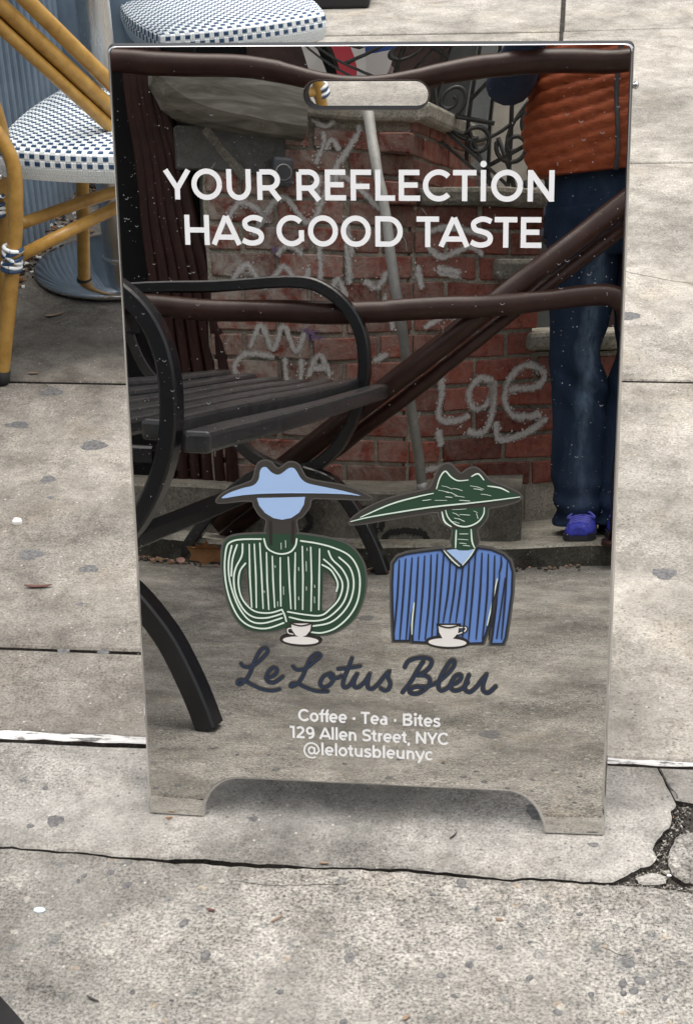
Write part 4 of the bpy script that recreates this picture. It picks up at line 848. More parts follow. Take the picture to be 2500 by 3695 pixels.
# ------------------------------------------------------------------ kerb, landing, plinth
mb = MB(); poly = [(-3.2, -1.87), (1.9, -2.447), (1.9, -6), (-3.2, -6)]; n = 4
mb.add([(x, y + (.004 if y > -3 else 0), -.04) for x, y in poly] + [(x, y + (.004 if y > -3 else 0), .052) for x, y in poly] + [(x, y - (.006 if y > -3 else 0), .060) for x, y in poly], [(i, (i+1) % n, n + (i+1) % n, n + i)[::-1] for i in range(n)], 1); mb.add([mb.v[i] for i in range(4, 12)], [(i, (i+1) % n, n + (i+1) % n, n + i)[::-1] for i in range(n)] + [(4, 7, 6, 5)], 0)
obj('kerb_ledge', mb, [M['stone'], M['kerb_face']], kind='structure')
wall = thing('brick_wall', 'red brick stoop wall with white graffiti and stone copings behind the bench', 'wall', (-.75, -2.40, .06))
P0 = V((-.75, -2.40, 0)); EW = V((cos(R(20.6)), -sin(R(20.6)), 0)); NW = V((sin(R(20.6)), cos(R(20.6)), 0)); RW = Matrix((EW, NW, V((0, 0, 1)))).transposed()
def wp(a, o_, z): return P0 + EW * a + NW * o_ + V((0, 0, z))
brick_me = []
for k in range(5):
    bm = bmesh.new(); bmesh.ops.create_cube(bm, size=1); rr = random.Random(k)
    for v_ in bm.verts: v_.co = V((v_.co.x * .190, v_.co.y * .09, v_.co.z * .060)) + V((rr.uniform(-.003, .003), rr.uniform(-.0015, .0015), rr.uniform(-.002, .002)))
    bmesh.ops.bevel(bm, geom=bm.edges[:], offset=.0035, segments=1, affect='EDGES'); me = bpy.data.meshes.new('brick'); bm.to_mesh(me); bm.free(); me.materials.append(M['brick']); brick_me.append(me)
half_me = []
for me in brick_me[:2]:
    h_ = me.copy(); h_.name = 'half_brick'
    for v_ in h_.vertices: v_.co.x *= .485
    half_me.append(h_)
rr = random.Random(77); CP = .0715; BL = .2035; bricks = []
def put(me, a, o_, z, turn=0.0, name='brick'):
    o = bpy.data.objects.new(name, me); COL.objects.link(o); o.parent = wall; o.location = wp(a, o_ - .045 + rr.uniform(-.0025, .002), z) - wall.location
    o.rotation_euler = (rr.uniform(-.012, .012), rr.uniform(-.008, .008), -R(20.6) + turn + rr.uniform(-.012, .012)); return o
def run(a0, a1, z0, z1):
    c = 0; z = z0
    while z + CP * .8 < z1:
        row = int(round((z - .165) / CP)); a = a0 + (BL / 2 if row % 2 else 0)
        if row % 2: put(rr.choice(half_me), a0 + BL / 4 - .003, 0, z + CP / 2, name='half_brick')
        while a + BL * .45 < a1:
            if a + BL < a1 + .01: put(rr.choice(brick_me), a + BL / 2, 0, z + CP / 2); bricks.append((a, a + BL - .0125, z + .006, z + CP - .006)); a += BL
            else: put(rr.choice(half_me), a + BL / 4, 0, z + CP / 2, name='half_brick'); a += BL / 2
        z += CP
Z0 = .165
run(.0, .6105, Z0, 1.02); run(.2035, .6105, Z0 + 12 * CP, 1.20); run(.6105, 1.0175, Z0 + 5 * CP, .955); run(.6105, 1.628, Z0, .545)
DR = V((.126, -.992, 0)); NR = V((.992, .126, 0)); RR = Matrix((DR, NR, V((0, 0, 1)))).transposed(); C0 = wp(.612, .0, 0)
for k in range(5):                                # brick return of the pier, running back beside the stairs
    for j in range(5):
        o = put(brick_me[(k * 2 + j) % 5], 0, 0, 0); o.location = C0 + DR * (.10 + j * BL - (k % 2) * .10) - NR * (.047 + rr.uniform(-.002, .002)) + V((0, 0, Z0 + CP * (10.5 + k) - .01)) - wall.location
        o.rotation_euler = (0, rr.uniform(-.008, .008), math.atan2(DR.y, DR.x) + rr.uniform(-.01, .01))
mb = MB()
for a0, a1, z1, dp in ((-.005, .592, 1.02, .6), (.205, .592, 1.19, .6), (.600, 1.000, .945, .6), (1.002, 1.64, .53, .5)):
    z_ = .055 + .001 * a0; cx_ = (a0 + a1) / 2; mb.box(wp(cx_, -.009 - dp / 2 - .001 * (z1 > 1.1), (z_ + z1) / 2), (a1 - a0, dp, z1 - z_), RW)
mb.box(C0 + DR * .52 - NR * .070 + V((0, 0, .62)), (1.02, .12, 1.138), RR); obj('mortar', mb, M['mortar'], wall)
def coping(a0, a1, z0, z1, o0, o1, name='coping'):
    mb = MB(); mb.box(wp((a0 + a1) / 2, (o0 + o1) / 2, (z0 + z1) / 2), (a1 - a0, o1 - o0, z1 - z0), RW, .014); return obj(name, mb, M['stone'], wall)
coping(.27, .600, 1.188, 1.245, -.30, .03); mb = MB(); mb.box(C0 + DR * .50 - NR * .055 + V((0, 0, 1.2175)), (1.06, .18, .0575), RR, .014); obj('coping', mb, M['stone'], wall); coping(.615, 1.015, .945, .998, -.30, .03); coping(.86, 1.005, .742, .802, -.10, .055); coping(.98, 1.67, .535, .588, -.5, .035)
mb = MB(); mb.box(wp(.075, -.02, 1.068), (.31, .06, .115), RW, .004); obj('cement_panel', mb, M['render'], wall)
mb = MB(); mb.bar([wp(.0, .0125, 1.118), wp(.05, .0125, 1.06), wp(.115, .0135, 1.0), ], .030, .004, V((.7, 0, .7))); obj('cement_drip', mb, M['plinth'], wall)
# rounded stone sill over the panel
mb = MB(); vs = []; n = 14; prof = []
for i in range(n + 1):
    a = -.14 + .42 * i / n; e = max(0.0, min(1.0, 1 - ((.10 - a) / .24) ** 2 if a < .10 else 1)); zb = 1.235 - .120 * math.sqrt(e) - .008 * min(1, e)
    for o_, z in ((-.25, 1.30), (.05, 1.295), (.085, 1.272), (.085, 1.255), (.075, min(1.245, zb + .05)), (.045, zb + .012), (.0, zb), (-.25, zb)): vs.append(wp(a, o_, z + .006 * sin(7 * a + o_ * 30)))
mb.add(vs, [(i * 8 + j, i * 8 + (j + 1) % 8, (i + 1) * 8 + (j + 1) % 8, (i + 1) * 8 + j)[::-1] for i in range(n) for j in range(8)] + [list(range(8))[::-1], [n * 8 + j for j in range(8)]], sm=False); obj('stone_sill', mb, M['sill'], wall)
# plinth course in front of the brick
mb = MB(); poly = [(-1.25, -2.275), (.155, -2.335), (.185, -2.40), (.185, -2.74), (-1.25, -2.30)]; n = 5
poly = [(-1.25, -2.255), (.150, -2.335), (.176, -2.36), (.176, -2.80), (-1.25, -2.80)]
mb.add([(x, y, .052) for x, y in poly] + [(x, y, .166 + .022 * (x + 1.25) / 1.4) for x, y in poly] + [(x * 1.0, y - (.014 if y > -2.5 else 0), .174 + .022 * (x + 1.25) / 1.4) for x, y in poly], [(i, (i+1) % n, n + (i+1) % n, n + i)[::-1] for i in range(n)] + [(n + i, n + (i+1) % n, 2*n + (i+1) % n, 2*n + i)[::-1] for i in range(n)] + [[14, 13, 12, 11, 10]])
obj('plinth', mb, M['plinth'], wall)
# graffiti: dabs of sprayed paint sitting on brick faces
GW = [[(.70, .495), (.708, .43), (.70, .37), (.75, .355), (.80, .37)], [(.875, .455), (.83, .47), (.795, .43), (.815, .385), (.86, .40), (.878, .455), (.872, .37), (.845, .318), (.79, .322)], [(.92, .43), (1.02, .435), (1.045, .47), (.985, .495), (.93, .46), (.915, .40), (.95, .355), (1.04, .36)], [(.70, .335), (.71, .285)], [(.885, .345), (.90, .295), (.99, .31), (1.06, .35)],
      [(.115, .55), (.15, .612), (.185, .55), (.22, .612), (.255, .55), (.285, .60)], [(.19, .528), (.10, .532), (.063, .49), (.10, .455), (.19, .46)], [(.22, .53), (.226, .468), (.262, .462), (.272, .53)], [(.29, .48), (.326, .542), (.362, .48)], [(.305, .505), (.35, .507)],
      [(.055, .72), (.11, .775), (.165, .715), (.22, .77), (.275, .72), (.30, .77)], [(.325, .83), (.332, .755), (.325, .70)], [(.405, .84), (.42, .73)], [(.20, .80), (.235, .825), (.28, .80)], [(.36, .70), (.385, .74), (.41, .69)], [(.46, .74), (.50, .72), (.53, .76), (.56, .73)],
      [(.04, .86), (.10, .935), (.165, .905), (.13, .85), (.22, .955), (.30, .885), (.37, 1.015), (.45, .975), (.50, .93)], [(.03, .665), (.18, .648), (.36, .665)], [(.40, .905), (.423, .80)], [(.325, 1.02), (.322, .93)],
      [(.303, 1.183), (.338, 1.224), (.365, 1.186), (.343, 1.165), (.303, 1.183)], [(.337, 1.152), (.338, 1.107), (.313, 1.045)], [(.342, 1.09), (.363, 1.125), (.384, 1.09)], [(.436, 1.18), (.434, 1.15), (.395, 1.074), (.378, 1.05), (.372, .99)],
      [(.62, .78), (.635, .71)], [(.68, .76), (.755, .75)], [(.65, .83), (.70, .80), (.78, .83), (.83, .81)], [(.64, .605), (.72, .64), (.80, .60)], [(.52, .70), (.55, .60)], [(.49, .52), (.535, .54)], [(.275, .36), (.38, .392)], [(.29, .225), (.35, .246)], [(.05, .36), (.10, .41), (.16, .36), (.21, .41)], [(.42, .44), (.47, .39), (.51, .44)], [(.68, .77), (.76, .758)], [(.64, .87), (.72, .885), (.84, .86)], [(.66, .22), (.75, .232)]]
rr = random.Random(19); mb = MB()
def dabs(mb, l, wd, k=0, dens=1.0, frame=None, skip=True):
    for a, b in zip(l, l[1:]):
        L_ = math.hypot(b[0] - a[0], b[1] - a[1])
        for i in range(int(L_ * wd * 230000 * dens)):
            t = rr.random(); r1 = rr.gauss(0, .27) * wd; r2 = rr.gauss(0, .27) * wd; x, z = a[0] + (b[0] - a[0]) * t + r1, a[1] + (b[1] - a[1]) * t + r2
            row = (z - .165) / CP; fz = (row % 1) * CP; al = x - ((BL / 2) if int(row) % 2 else 0) - (0 if x < .60 else .6105); fa = al % BL
            if skip and (fz < .004 or fz > CP - .004 or fa > BL - .010) and rr.random() < .8: continue
            if not (frame or (x < .985 and z > .17) or (x >= 1.0 and z < .53)): continue
            s_ = rr.uniform(.0016, .0042); th_ = rr.uniform(0, 3); o_ = rr.uniform(.0022, .0032)
            q = [(x + s_ * cos(th_ + h_), z + s_ * sin(th_ + h_)) for h_ in (0, 1.6, 3.1, 4.7)]
            mb.add([(frame or wp)(u, o_, v_) for u, v_ in q], [(0, 1, 2, 3)], k)
def stroke(mb, l, wd, k=0, off=.0042):
    P = [V((a_, 0, z_)) for a_, z_ in l]; P = spline(P, 6); n = len(P); vs = []
    for i, p_ in enumerate(P):
        d = (P[min(i + 1, n - 1)] - P[max(i - 1, 0)]).normalized(); q = V((-d.z, 0, d.x)) * wd * .5 * rr.uniform(.88, 1.12)
        vs += [wp((p_ + q).x, off, (p_ + q).z), wp((p_ - q).x, off, (p_ - q).z)]
    global cover
    W3 = []
    for i in range(n):
        a_, b_ = V(vs[2 * i]), V(vs[2 * i + 1]); e_ = min(1.0, (i + .9) / 1.8, (n - i - .1) / 1.8); W3 += [a_, (a_ + b_) / 2, b_]; cover += [0.0, e_, 0.0]
    mb.add(W3, [(3 * i + j, 3 * i + j + 1, 3 * i + j + 4, 3 * i + j + 3) for i in range(n - 1) for j in (0, 1)], k)
cover = []; fmb = MB()
for i, l in enumerate(GW):
    stroke(fmb, l, .036 if i < 5 else .030, 0, .0042 + .00006 * i); dabs(mb, l, .034 if i < 5 else .028, 0, .035)
dabs(mb, [(.285, .60), (.33, .585)], .03, 1, .6); dabs(mb, [(.19, .815), (.21, .80)], .02, 1, .5)
o = obj('graffiti', mb, [M['graffiti'], M['graffiti_purple']], wall, kind='stuff')
fo = obj('graffiti', fmb, M['graffiti_film'], wall, kind='stuff')
if len(fo.data.vertices) == len(cover): fo.data.attributes.new('cover', 'FLOAT', 'POINT').data.foreach_set('value', cover)
mb = MB(); fr = lambda u, o_, v_: V((u, -2.255 - (u + 1.25) * .0572 + o_ + .001, v_))
for l in ([(-.328, .151), (-.259, .139), (-.242, .078), (-.263, .05)], [(-.221, .06), (-.2, .08), (-.153, .085), (-.1, .077), (-.089, .054)], [(-.243, .154), (-.222, .117), (-.227, .088)], [(-.46, .13), (-.44, .09), (-.47, .06)]): dabs(mb, l, .011, 0, 2.6, fr, False)
obj('black_graffiti', mb, M['graffiti_black'], wall, kind='stuff')
mt = thing('gas_meter', 'small grey meter box with round dial on the brick wall above the word YOUR', 'meter', tuple(wp(.215, .03, 1.02)))
mb = MB(); mb.box(wp(.215, .035, 1.02), (.058, .05, .082), RW, .010); obj('casing', mb, M['meter'], mt)
mb = MB(); c_ = wp(.215, .0605, 1.018); mb.tube([c_, c_ + NW * .006], .021, 24); obj('dial', mb, M['meter_dark'], mt)
mb = MB(); mb.tube([c_ + NW * .004 + (EW * cos(t) + V((0, 0, 1)) * sin(t)) * .021 for t in [2 * pi * i / 24 for i in range(25)]], .0022, 6, cap=False); obj('dial_ring', mb, M['pole'], mt)

# leaning steel pole, railing pipes, fluted gate
o = thing('steel_pole', 'thin grey steel pole leaning against the graffiti brick wall', 'pole', (-.116, -2.365, .19))
mb = MB(); a, b = V((-.112, -2.350, .19)), V((-.304, -2.352, 1.26)); mb.tube([a, a + (b - a) * 1.05], .0142, 18); obj('tube', mb, M['pole'], o)
mb = MB(); mb.tube([a - (b - a) * .001, a + (b - a) * .02], .0152, 18); obj('end_cap', mb, M['pole'], o)
ry = lambda x: -2.175 - .105 * (x + .2)
rl = thing('pipe_railing', 'dark brown pipe railing with two level rails along the kerb, before the brick wall', 'railing', (-.6, ry(-.6), .06))
mb = MB(); mb.tube(spline([(x, ry(x), z) for x, z in ((-1.75, 1.24), (-1.2, 1.245), (-.9, 1.25), (-.5, 1.262), (-.1, 1.268), (.2, 1.266), (.37, 1.266), (.425, 1.278), (.455, 1.315), (.463, 1.40))], 6), .0300, 18); obj('top_rail', mb, M['pipe'], rl)
mb = MB(); mb.tube(spline([(x, ry(x), z) for x, z in ((-1.75, .65), (-1.2, .652), (-.7, .655), (-.2, .660), (.2, .682), (.34, .694), (.395, .690), (.43, .665), (.445, .61))], 6), .0285, 18); obj('mid_rail', mb, M['pipe'], rl)
for x in (.463, -1.78):
    mb = MB(); mb.tube([(x, ry(x), .058), (x, ry(x), 1.42 if x > 0 else 1.27)], .030, 18); mb.tube([(x, ry(x), .06), (x, ry(x), .072)], .05, 18); obj('post', mb, M['pipe'], rl)
hr = thing('stair_handrail', 'dark brown double pipe handrail rising diagonally to the right past the jeans', 'handrail', (-.7, -2.25, .06))
a, b = V((-.72, -2.235, .095)), V((.62, -2.245, 1.078))
mb = MB(); mb.tube([a, b], .030, 18); obj('handrail_pipe', mb, M['pipe'], hr)
q = V((.020, -.035, -.048)); mb = MB(); mb.tube([a + q, b + q], .019, 16); obj('lower_pipe', mb, M['pipe'], hr)
for t in (.03, .97):
    mb = MB(); c_ = a.lerp(b, t) + q; mb.tube([c_, V((c_.x, c_.y, .058))], .018, 14); obj('post', mb, M['pipe'], hr)
fg = thing('fluted_gate', 'dark brown fluted metal gate left of the brick wall', 'gate', (-.8, -2.46, .06))
for k in range(6):
    t0, t1 = -.968 + .018 * k, -.905 + .036 * k
    mb = MB(); P = [V((t1 + .03, -2.40 - .004 * k, .062)), V((t1, -2.42, .51)), V((t0, -2.43, 1.26)), V((t0 - .10, -2.44, 2.0))]; mb.tube(spline(P, 5), [.017 + .002 * (k % 2)] * 16, 12); obj('flute', mb, M['flute'], fg)
mb = MB(); mb.add([(-1.3, -2.47, .062), (-.60, -2.47, .062), (-.88, -2.49, 2.0), (-1.5, -2.49, 2.0), (-1.3, -2.52, .062), (-.60, -2.52, .062), (-.88, -2.53, 2.0), (-1.5, -2.53, 2.0)], [(0, 3, 2, 1), (4, 5, 6, 7), (0, 1, 5, 4), (1, 2, 6, 5), (2, 3, 7, 6), (3, 0, 4, 7)]); obj('backing', mb, M['shutter'], fg)

# building behind the viewer
bd = thing('building', 'dark town building with grey door and stone jamb behind the brick stoop', 'building', (0, -4.7, 0))
mb = MB(); mb.box((-3.3, -4.95, 2.3), (6.0, .5, 4.6)); mb.box((3.2, -4.95, 2.3), (5.6, .5, 4.6)); mb.box((.05, -4.951, 3.6), (.9, .5, 2.0)); obj('wall', mb, M['facade'], bd)
mb = MB(); mb.box((.06, -4.97, 1.3), (.9, .3, 2.6)); obj('door', mb, M['door_gray'], bd)
mb = MB(); mb.box((-.105, -4.66, 1.5), (.10, .12, 2.2), bev=.006); obj('grey_jamb', mb, M['door_gray'], bd)
mb = MB(); mb.box((.035, -4.68, 1.5), (.155, .10, 2.2), bev=.006); mb.box((.16, -4.66, 1.5), (.05, .13, 2.2), bev=.006); obj('stone_jamb', mb, M['door_beige'], bd)
mb = MB(); mb.box((.0, -4.55, 1.02), (.9, .2, .05), bev=.006); mb.box((.0, -4.52, .94), (.9, .26, .05), bev=.006); obj('sill', mb, M['trim_blue'], bd)
for k, (x, z0, z1) in enumerate(((-1.4, 1.3, 2.9), (-2.6, 1.3, 2.9), (1.7, 1.3, 2.9))):
    mb = MB(); mb.box((x, -4.69, (z0 + z1) / 2), (.75, .04, z1 - z0), bev=.01); wn = obj('window', mb, M['shutter'], bd)
    mb = MB(); mb.box((x, -4.66, z0 - .05), (.95, .14, .09), bev=.01); obj('window_sill', mb, M['stone'], wn)
mb = MB(); mb.box((-1.75, -4.66, 3.25), (3.0, .16, .16), bev=.02); obj('stone_band', mb, M['stone'], bd)
sf = thing('storefront', 'black shuttered shop front at the far left of the mirror', 'shop front', (-2.3, -2.7, .06))
mb = MB(); mb.box((-2.4, -2.75, 1.6), (1.9, .3, 3.1), bev=.01); obj('shutter', mb, M['shutter'], sf)
mb = MB()
for k in range(16): mb.box((-2.4, -2.594, .25 + k * .18), (1.84, .012, .15), bev=.003)
obj('shutter_ribs', mb, M['bench_top'], sf)
st = thing('stoop_stairs', 'brownstone stair treads climbing to the left behind the wrought iron rail', 'stairs', (-.3, -3.7, .06))
for k in range(8):
    mb = MB(); mb.box((-.015 - .072 * k, -4.14, 1.00 + .088 * k), (.105, 1.02, .034), bev=.006); obj('tread', mb, M['tread'], st)
for s in (-4.43,):
    mb = MB(); mb.bar([(.06, s, .88), (-.62, s, 1.70)], .04, .10, (0, 1, 0)); obj('stringer', mb, M['iron'], st)
for x, y in ((.04, -4.43), (-.60, -4.43)):
    mb = MB(); mb.tube([(x, y, .06), (x, y, .90 if x > 0 else 1.62)], .02, 10); obj('post', mb, M['iron'], st)
ir = thing('iron_railing', 'black wrought iron stair railing with scrolls beside the orange vest', 'railing', (0, -3.0, .9))
A_, B2 = V((-.62, -3.0, 1.605)), V((.27, -3.0, .80)); dd = (B2 - A_).normalized()
for off, nm in ((0, 'bottom_rail'), (.042, 'bottom_rail'), (.80, 'top_rail')):
    mb = MB(); mb.bar([A_ + V((0, 0, off)), B2 + V((0, 0, off))], .016, .010, (0, 1, 0), bev=.001); obj(nm, mb, M['iron'], ir)
for k in range(7):
    c_ = A_.lerp(B2, .06 + .145 * k); mb = MB(); mb.tube([c_, c_ + V((0, 0, .80))], .0065, 8); obj('baluster', mb, M['iron'], ir)
def scroll(c, r0, turns, a0, sg, tail):
    P = [V((c[0] + r0 * (1 - .8 * t) * cos(a0 + sg * 2 * pi * turns * t), -3.0, c[1] + r0 * (1 - .8 * t) * sin(a0 + sg * 2 * pi * turns * t))) for t in [i / 30 for i in range(31)]]
    mb = MB(); mb.tube([V((tail[0], -3.0, tail[1]))] + P if tail else P, .0068, 8); obj('scroll', mb, M['iron'], ir)
for c, r_, tn, a0, sg, tl in (((-.115, 1.285), .052, 1.4, -1.2, 1, (.03, 1.20)), ((-.30, 1.50), .06, 1.4, 2.0, -1, (-.16, 1.42)), ((-.20, 1.56), .05, 1.3, 0, 1, (-.27, 1.40)), ((.09, 1.13), .055, 1.4, 2.6, 1, (.12, .96)), ((.15, 1.20), .05, 1.3, -1, -1, (.02, 1.08)), ((.05, 1.36), .055, 1.4, 1, 1, (-.05, 1.28)), ((-.43, 1.66), .055, 1.3, .5, 1, (-.33, 1.55)), ((.17, 1.03), .04, 1.2, 3, 1, (.21, .90)), ((-.02, 1.15), .05, 1.2, 2.6, -1, (-.10, 1.19)), ((-.36, 1.58), .05, 1.3, -2, -1, None)): scroll(c, r_, tn, a0, sg, tl)
for P in ([(-.20, 1.40), (-.14, 1.24), (-.05, 1.16), (.04, 1.17), (.13, 1.24)], [(-.05, 1.20), (.02, 1.04), (.08, .99)], [(.13, 1.26), (.07, 1.16), (.09, 1.03), (.14, .93)], [(-.47, 1.50), (-.36, 1.62), (-.30, 1.74)], [(-.42, 1.46), (-.30, 1.60), (-.24, 1.74)]):
    mb = MB(); mb.tube(spline([(x, -3.0, z) for x, z in P], 6), .0058, 8); obj('scroll', mb, M['iron'], ir)
flg = thing('hanging_flag', 'red, white and blue cloth hanging beyond the top of the mirror', 'flag', (-.5, -3.4, 1.9))
for k, (x0, x1, z0, m) in enumerate(((-.595, -.545, 1.33, 'flagwhite'), (-.545, -.515, 1.33, 'shutter'), (-.515, -.470, 1.32, 'red'), (-.470, -.450, 1.32, 'flagwhite'), (-.450, -.395, 1.585, 'flagblue'), (-.450, -.395, 1.32, 'flagwhite'))):
    zt = 2.2 if k != 5 else 1.585; vs = []; n = 12
    for i in range(n + 1):
        z = z0 + (zt - z0) * i / n
        for x in (x0, x1): vs += [(x + .02 * sin(z * 5), -3.45 + .012 * sin(x * 55 + z * 3), z), (x + .02 * sin(z * 5), -3.455 + .012 * sin(x * 55 + z * 3), z)]
    fs = []
    for i in range(n): fs += [(4*i, 4*i + 2, 4*i + 6, 4*i + 4), (4*i + 1, 4*i + 5, 4*i + 7, 4*i + 3), (4*i, 4*i + 4, 4*i + 5, 4*i + 1), (4*i + 2, 4*i + 3, 4*i + 7, 4*i + 6)]
    mb = MB(); mb.add(vs, fs); obj('stripe', mb, M[m], flg)
mb = MB(); mb.tube([(-.75, -3.45, 2.21), (-.2, -3.45, 2.21)], .012, 10); mb.tube([(-.70, -3.45, 2.21), (-.70, -4.7, 2.6)], .012, 10); obj('pole', mb, M['iron'], flg)

# leaves at the kerb
mb = MB(); L = [(0, 0), (.018, .010), (.045, .004), (.040, .022), (.056, .034), (.034, .042), (.030, .060), (.014, .052), (.004, .078), (-.008, .050), (-.026, .060), (-.026, .040), (-.050, .036), (-.036, .020), (-.044, .004), (-.016, .008)]
pts, tri = tess([L]); rx = Matrix.Rotation(R(-12), 3, 'Z') @ Matrix.Rotation(R(62), 3, 'X'); O = V((-.715, -2.098, .004)); f3 = lambda x, y, k: O + rx @ V((x * 1.08, y * 1.0, .25 * x * x / .05 + .012 * sin(40 * y) + k))
mb.add([f3(x, y, 0) for x, y in pts] + [f3(x, y, -.001) for x, y in pts], tri + [tuple(i + len(pts) for i in t)[::-1] for t in tri])
o = obj('maple_leaf', mb, M['leaf'], at=tuple(O)); o['label'] = 'large dry brown maple leaf propped against the kerb by the bench leg'; o['category'] = 'leaf'
leafthing('small pale pink leaf left of the large maple leaf at the kerb', -.785, -2.075, .045, .016, 1.9, 'leaf_pink', .012, tilt=.9)
leafthing('small pale pink leaf right of the large maple leaf at the kerb', -.642, -2.085, .036, .015, -.7, 'leaf_pink', .006, tilt=.5)
leafthing('dark leaf scrap on the pavement right of the blue pullover', .09, -2.06, .03, .016, .1, 'leaf', .003)
mb = MB(); rr = random.Random(31)
for i in range(420):
    x = rr.choice((rr.gauss(-.86, .05), rr.gauss(-.20, .03), rr.uniform(-.9, .4))); y = -2.125 - .113 * (x + .9) + .018 + abs(rr.gauss(0, .03)); s_ = rr.uniform(.004, .012)
    mb.box((x, y, s_ * .3 + .0012), (s_, s_ * rr.uniform(.3, 1.4), s_ * .3), Matrix.Rotation(rr.uniform(0, 3), 3, 'Z') @ Matrix.Rotation(rr.uniform(-.6, .6), 3, 'X'), k=rr.choice((0, 0, 1, 1, 2, 3)))
o = obj('leaf_litter', mb, [M['dirt'], M['leaf_tan'], M['leaf'], M['leaf_pink']], kind='stuff'); o['label'] = 'crumbled leaves gathered along the foot of the kerb'; o['category'] = 'leaf litter'
# ------------------------------------------------------------------ the person holding the phone
PE = thing('person', 'person in a rust orange quilted vest, blue jeans and violet sneakers holding up a phone', 'person', (.41, -2.47, .06))
def skin(name, chains, m, sub=2, root=0):
    """chains: lists of (x, y, z, r) ; a chain may start at an existing joint given by its index"""
    vs, rad, ed = [], [], []
    for ch_ in chains:
        prev = None
        for q in ch_:
            if isinstance(q, int): prev = q; continue
            vs.append(q[:3]); rad.append(q[3] if len(q) == 4 else q[3:5]); i = len(vs) - 1
            if prev is not None: ed.append((prev, i))
            prev = i
    me = bpy.data.meshes.new(name); me.from_pydata(vs, ed, []); o = bpy.data.objects.new(name, me); COL.objects.link(o)
    md = o.modifiers.new('skin', 'SKIN'); md.use_smooth_shade = True
    for i, d in enumerate(me.skin_vertices[0].data): d.radius = (rad[i], rad[i]) if not isinstance(rad[i], tuple) else rad[i]; d.use_root = (i == root)
    sb = o.modifiers.new('sub', 'SUBSURF'); sb.levels = sub; sb.render_levels = sub
    dg = bpy.context.evaluated_depsgraph_get(); nm = bpy.data.meshes.new_from_object(o.evaluated_get(dg)); bpy.data.objects.remove(o); nm.name = name
    b = PE.location
    for v_ in nm.vertices: v_.co -= b
    nm.materials.clear(); nm.materials.append(M[m]); nm.polygons.foreach_set('use_smooth', [True] * len(nm.polygons))
    o = bpy.data.objects.new(name, nm); COL.objects.link(o); o.parent = PE; return o
def loft(name, rings, m, n=40, disp=None, cap=True, parent=None):
    """rings: (cx, cy, z, rx, ry, power)"""
    mb = MB(); vs = []
    for cx, cy, z, rx_, ry_, pw in rings:
        for j in range(n):
            a = 2 * pi * j / n; c, s = cos(a), sin(a); k = (abs(c) ** pw + abs(s) ** pw) ** (-1 / pw); d = disp(a, z) if disp else 0
            vs.append((cx + (rx_ + d) * k * c, cy + (ry_ + d) * k * s, z + (disp(a, z) * 0 if disp else 0)))
    r_ = len(rings); mb.add(vs, [(i * n + j, i * n + (j + 1) % n, (i + 1) * n + (j + 1) % n, (i + 1) * n + j) for i in range(r_ - 1) for j in range(n)], sm=True)
    if cap: mb.add(vs[:n], [list(range(n))[::-1]]); mb.add(vs[-n:], [list(range(n))])
    return obj(name, mb, M[m], parent or PE)
BX, BY = .392, -2.50
def interp(tab, z):
    for (z0, *a), (z1, *b) in zip(tab, tab[1:]):
        if z0 <= z <= z1:
            t = (z - z0) / (z1 - z0); t = t * t * (3 - 2 * t); return [p_ + (q - p_) * t for p_, q in zip(a, b)]
    return tab[0][1:] if z < tab[0][0] else tab[-1][1:]
# jeans: each leg a loft, hips joining them, in one mesh
def leg_rings(sx, tab): return [(cx, cy, z, rx_, ry_, 2.2) for z, cx, cy, rx_, ry_ in tab]
mbj = MB(); NJ = 36
def add_loft(mb, rings, n, fold, cap=(True, True)):
    vs = []
    for cx, cy, z, rx_, ry_ in rings:
        for j in range(n):
            a = 2 * pi * j / n; d = fold(a, z); vs.append((cx + (rx_ + d) * cos(a), cy + (ry_ + d) * sin(a), z))
    r_ = len(rings); mb.add(vs, [(i * n + j, i * n + (j + 1) % n, (i + 1) * n + (j + 1) % n, (i + 1) * n + j) for i in range(r_ - 1) for j in range(n)], sm=True)
    if cap[0]: mb.add(vs[:n], [list(range(n))[::-1]])
    if cap[1]: mb.add(vs[-n:], [list(range(n))])
TL = [(.088, .352, -2.458, .074, .084), (.13, .352, -2.466, .075, .084), (.22, .347, -2.475, .083, .090), (.33, .343, -2.482, .087, .094), (.44, .330, -2.486, .080, .088), (.54, .312, -2.486, .073, .086), (.62, .316, -2.490, .084, .092), (.72, .318, -2.495, .095, .100), (.86, .312, -2.50, .101, .110), (.93, .318, -2.50, .105, .118)]
TR = [(z, 2 * BX + .03 - cx, cy - .01, a, b) for z, cx, cy, a, b in TL]
def fold(a, z):
    f_ = .0018 * sin(a * 2 + 30 * z) + .0012 * sin(a * 3 - 40 * z + 1)
    b_ = max(0.0, min(1.0, (.235 - z) / .12)); f_ += b_ * (.009 * sin(95 * z + 1.6 * sin(a + .6)) + .004 * sin(4 * a + 60 * z))          # bunched hem
    for zc, ac, am, wd_ in ((.435, 1.25, -.013, .020), (.452, .75, .010, .022), (.415, 1.8, .007, .020), (.47, 1.7, -.007, .016), (.88, 1.6, .004, .012), (.85, 1.3, -.004, .012)):
        da = (a - ac + pi) % (2 * pi) - pi; f_ += am * math.exp(-((z - zc - .05 * da) / wd_) ** 2 - (da / .8) ** 2)         # knee and lap creases
    return f_
for T in (TL, TR):
    zs = [.088 + (.93 - .088) * i / 90 for i in range(91)]; add_loft(mbj, [(*interp(T, z)[:2], z, *interp(T, z)[2:]) for z in zs], NJ, fold)
TH_ = [(.80, BX + .012, -2.50, .165, .095), (.86, BX + .012, -2.50, .200, .118), (.95, BX + .01, -2.50, .198, .122), (1.06, BX + .005, -2.50, .178, .112)]
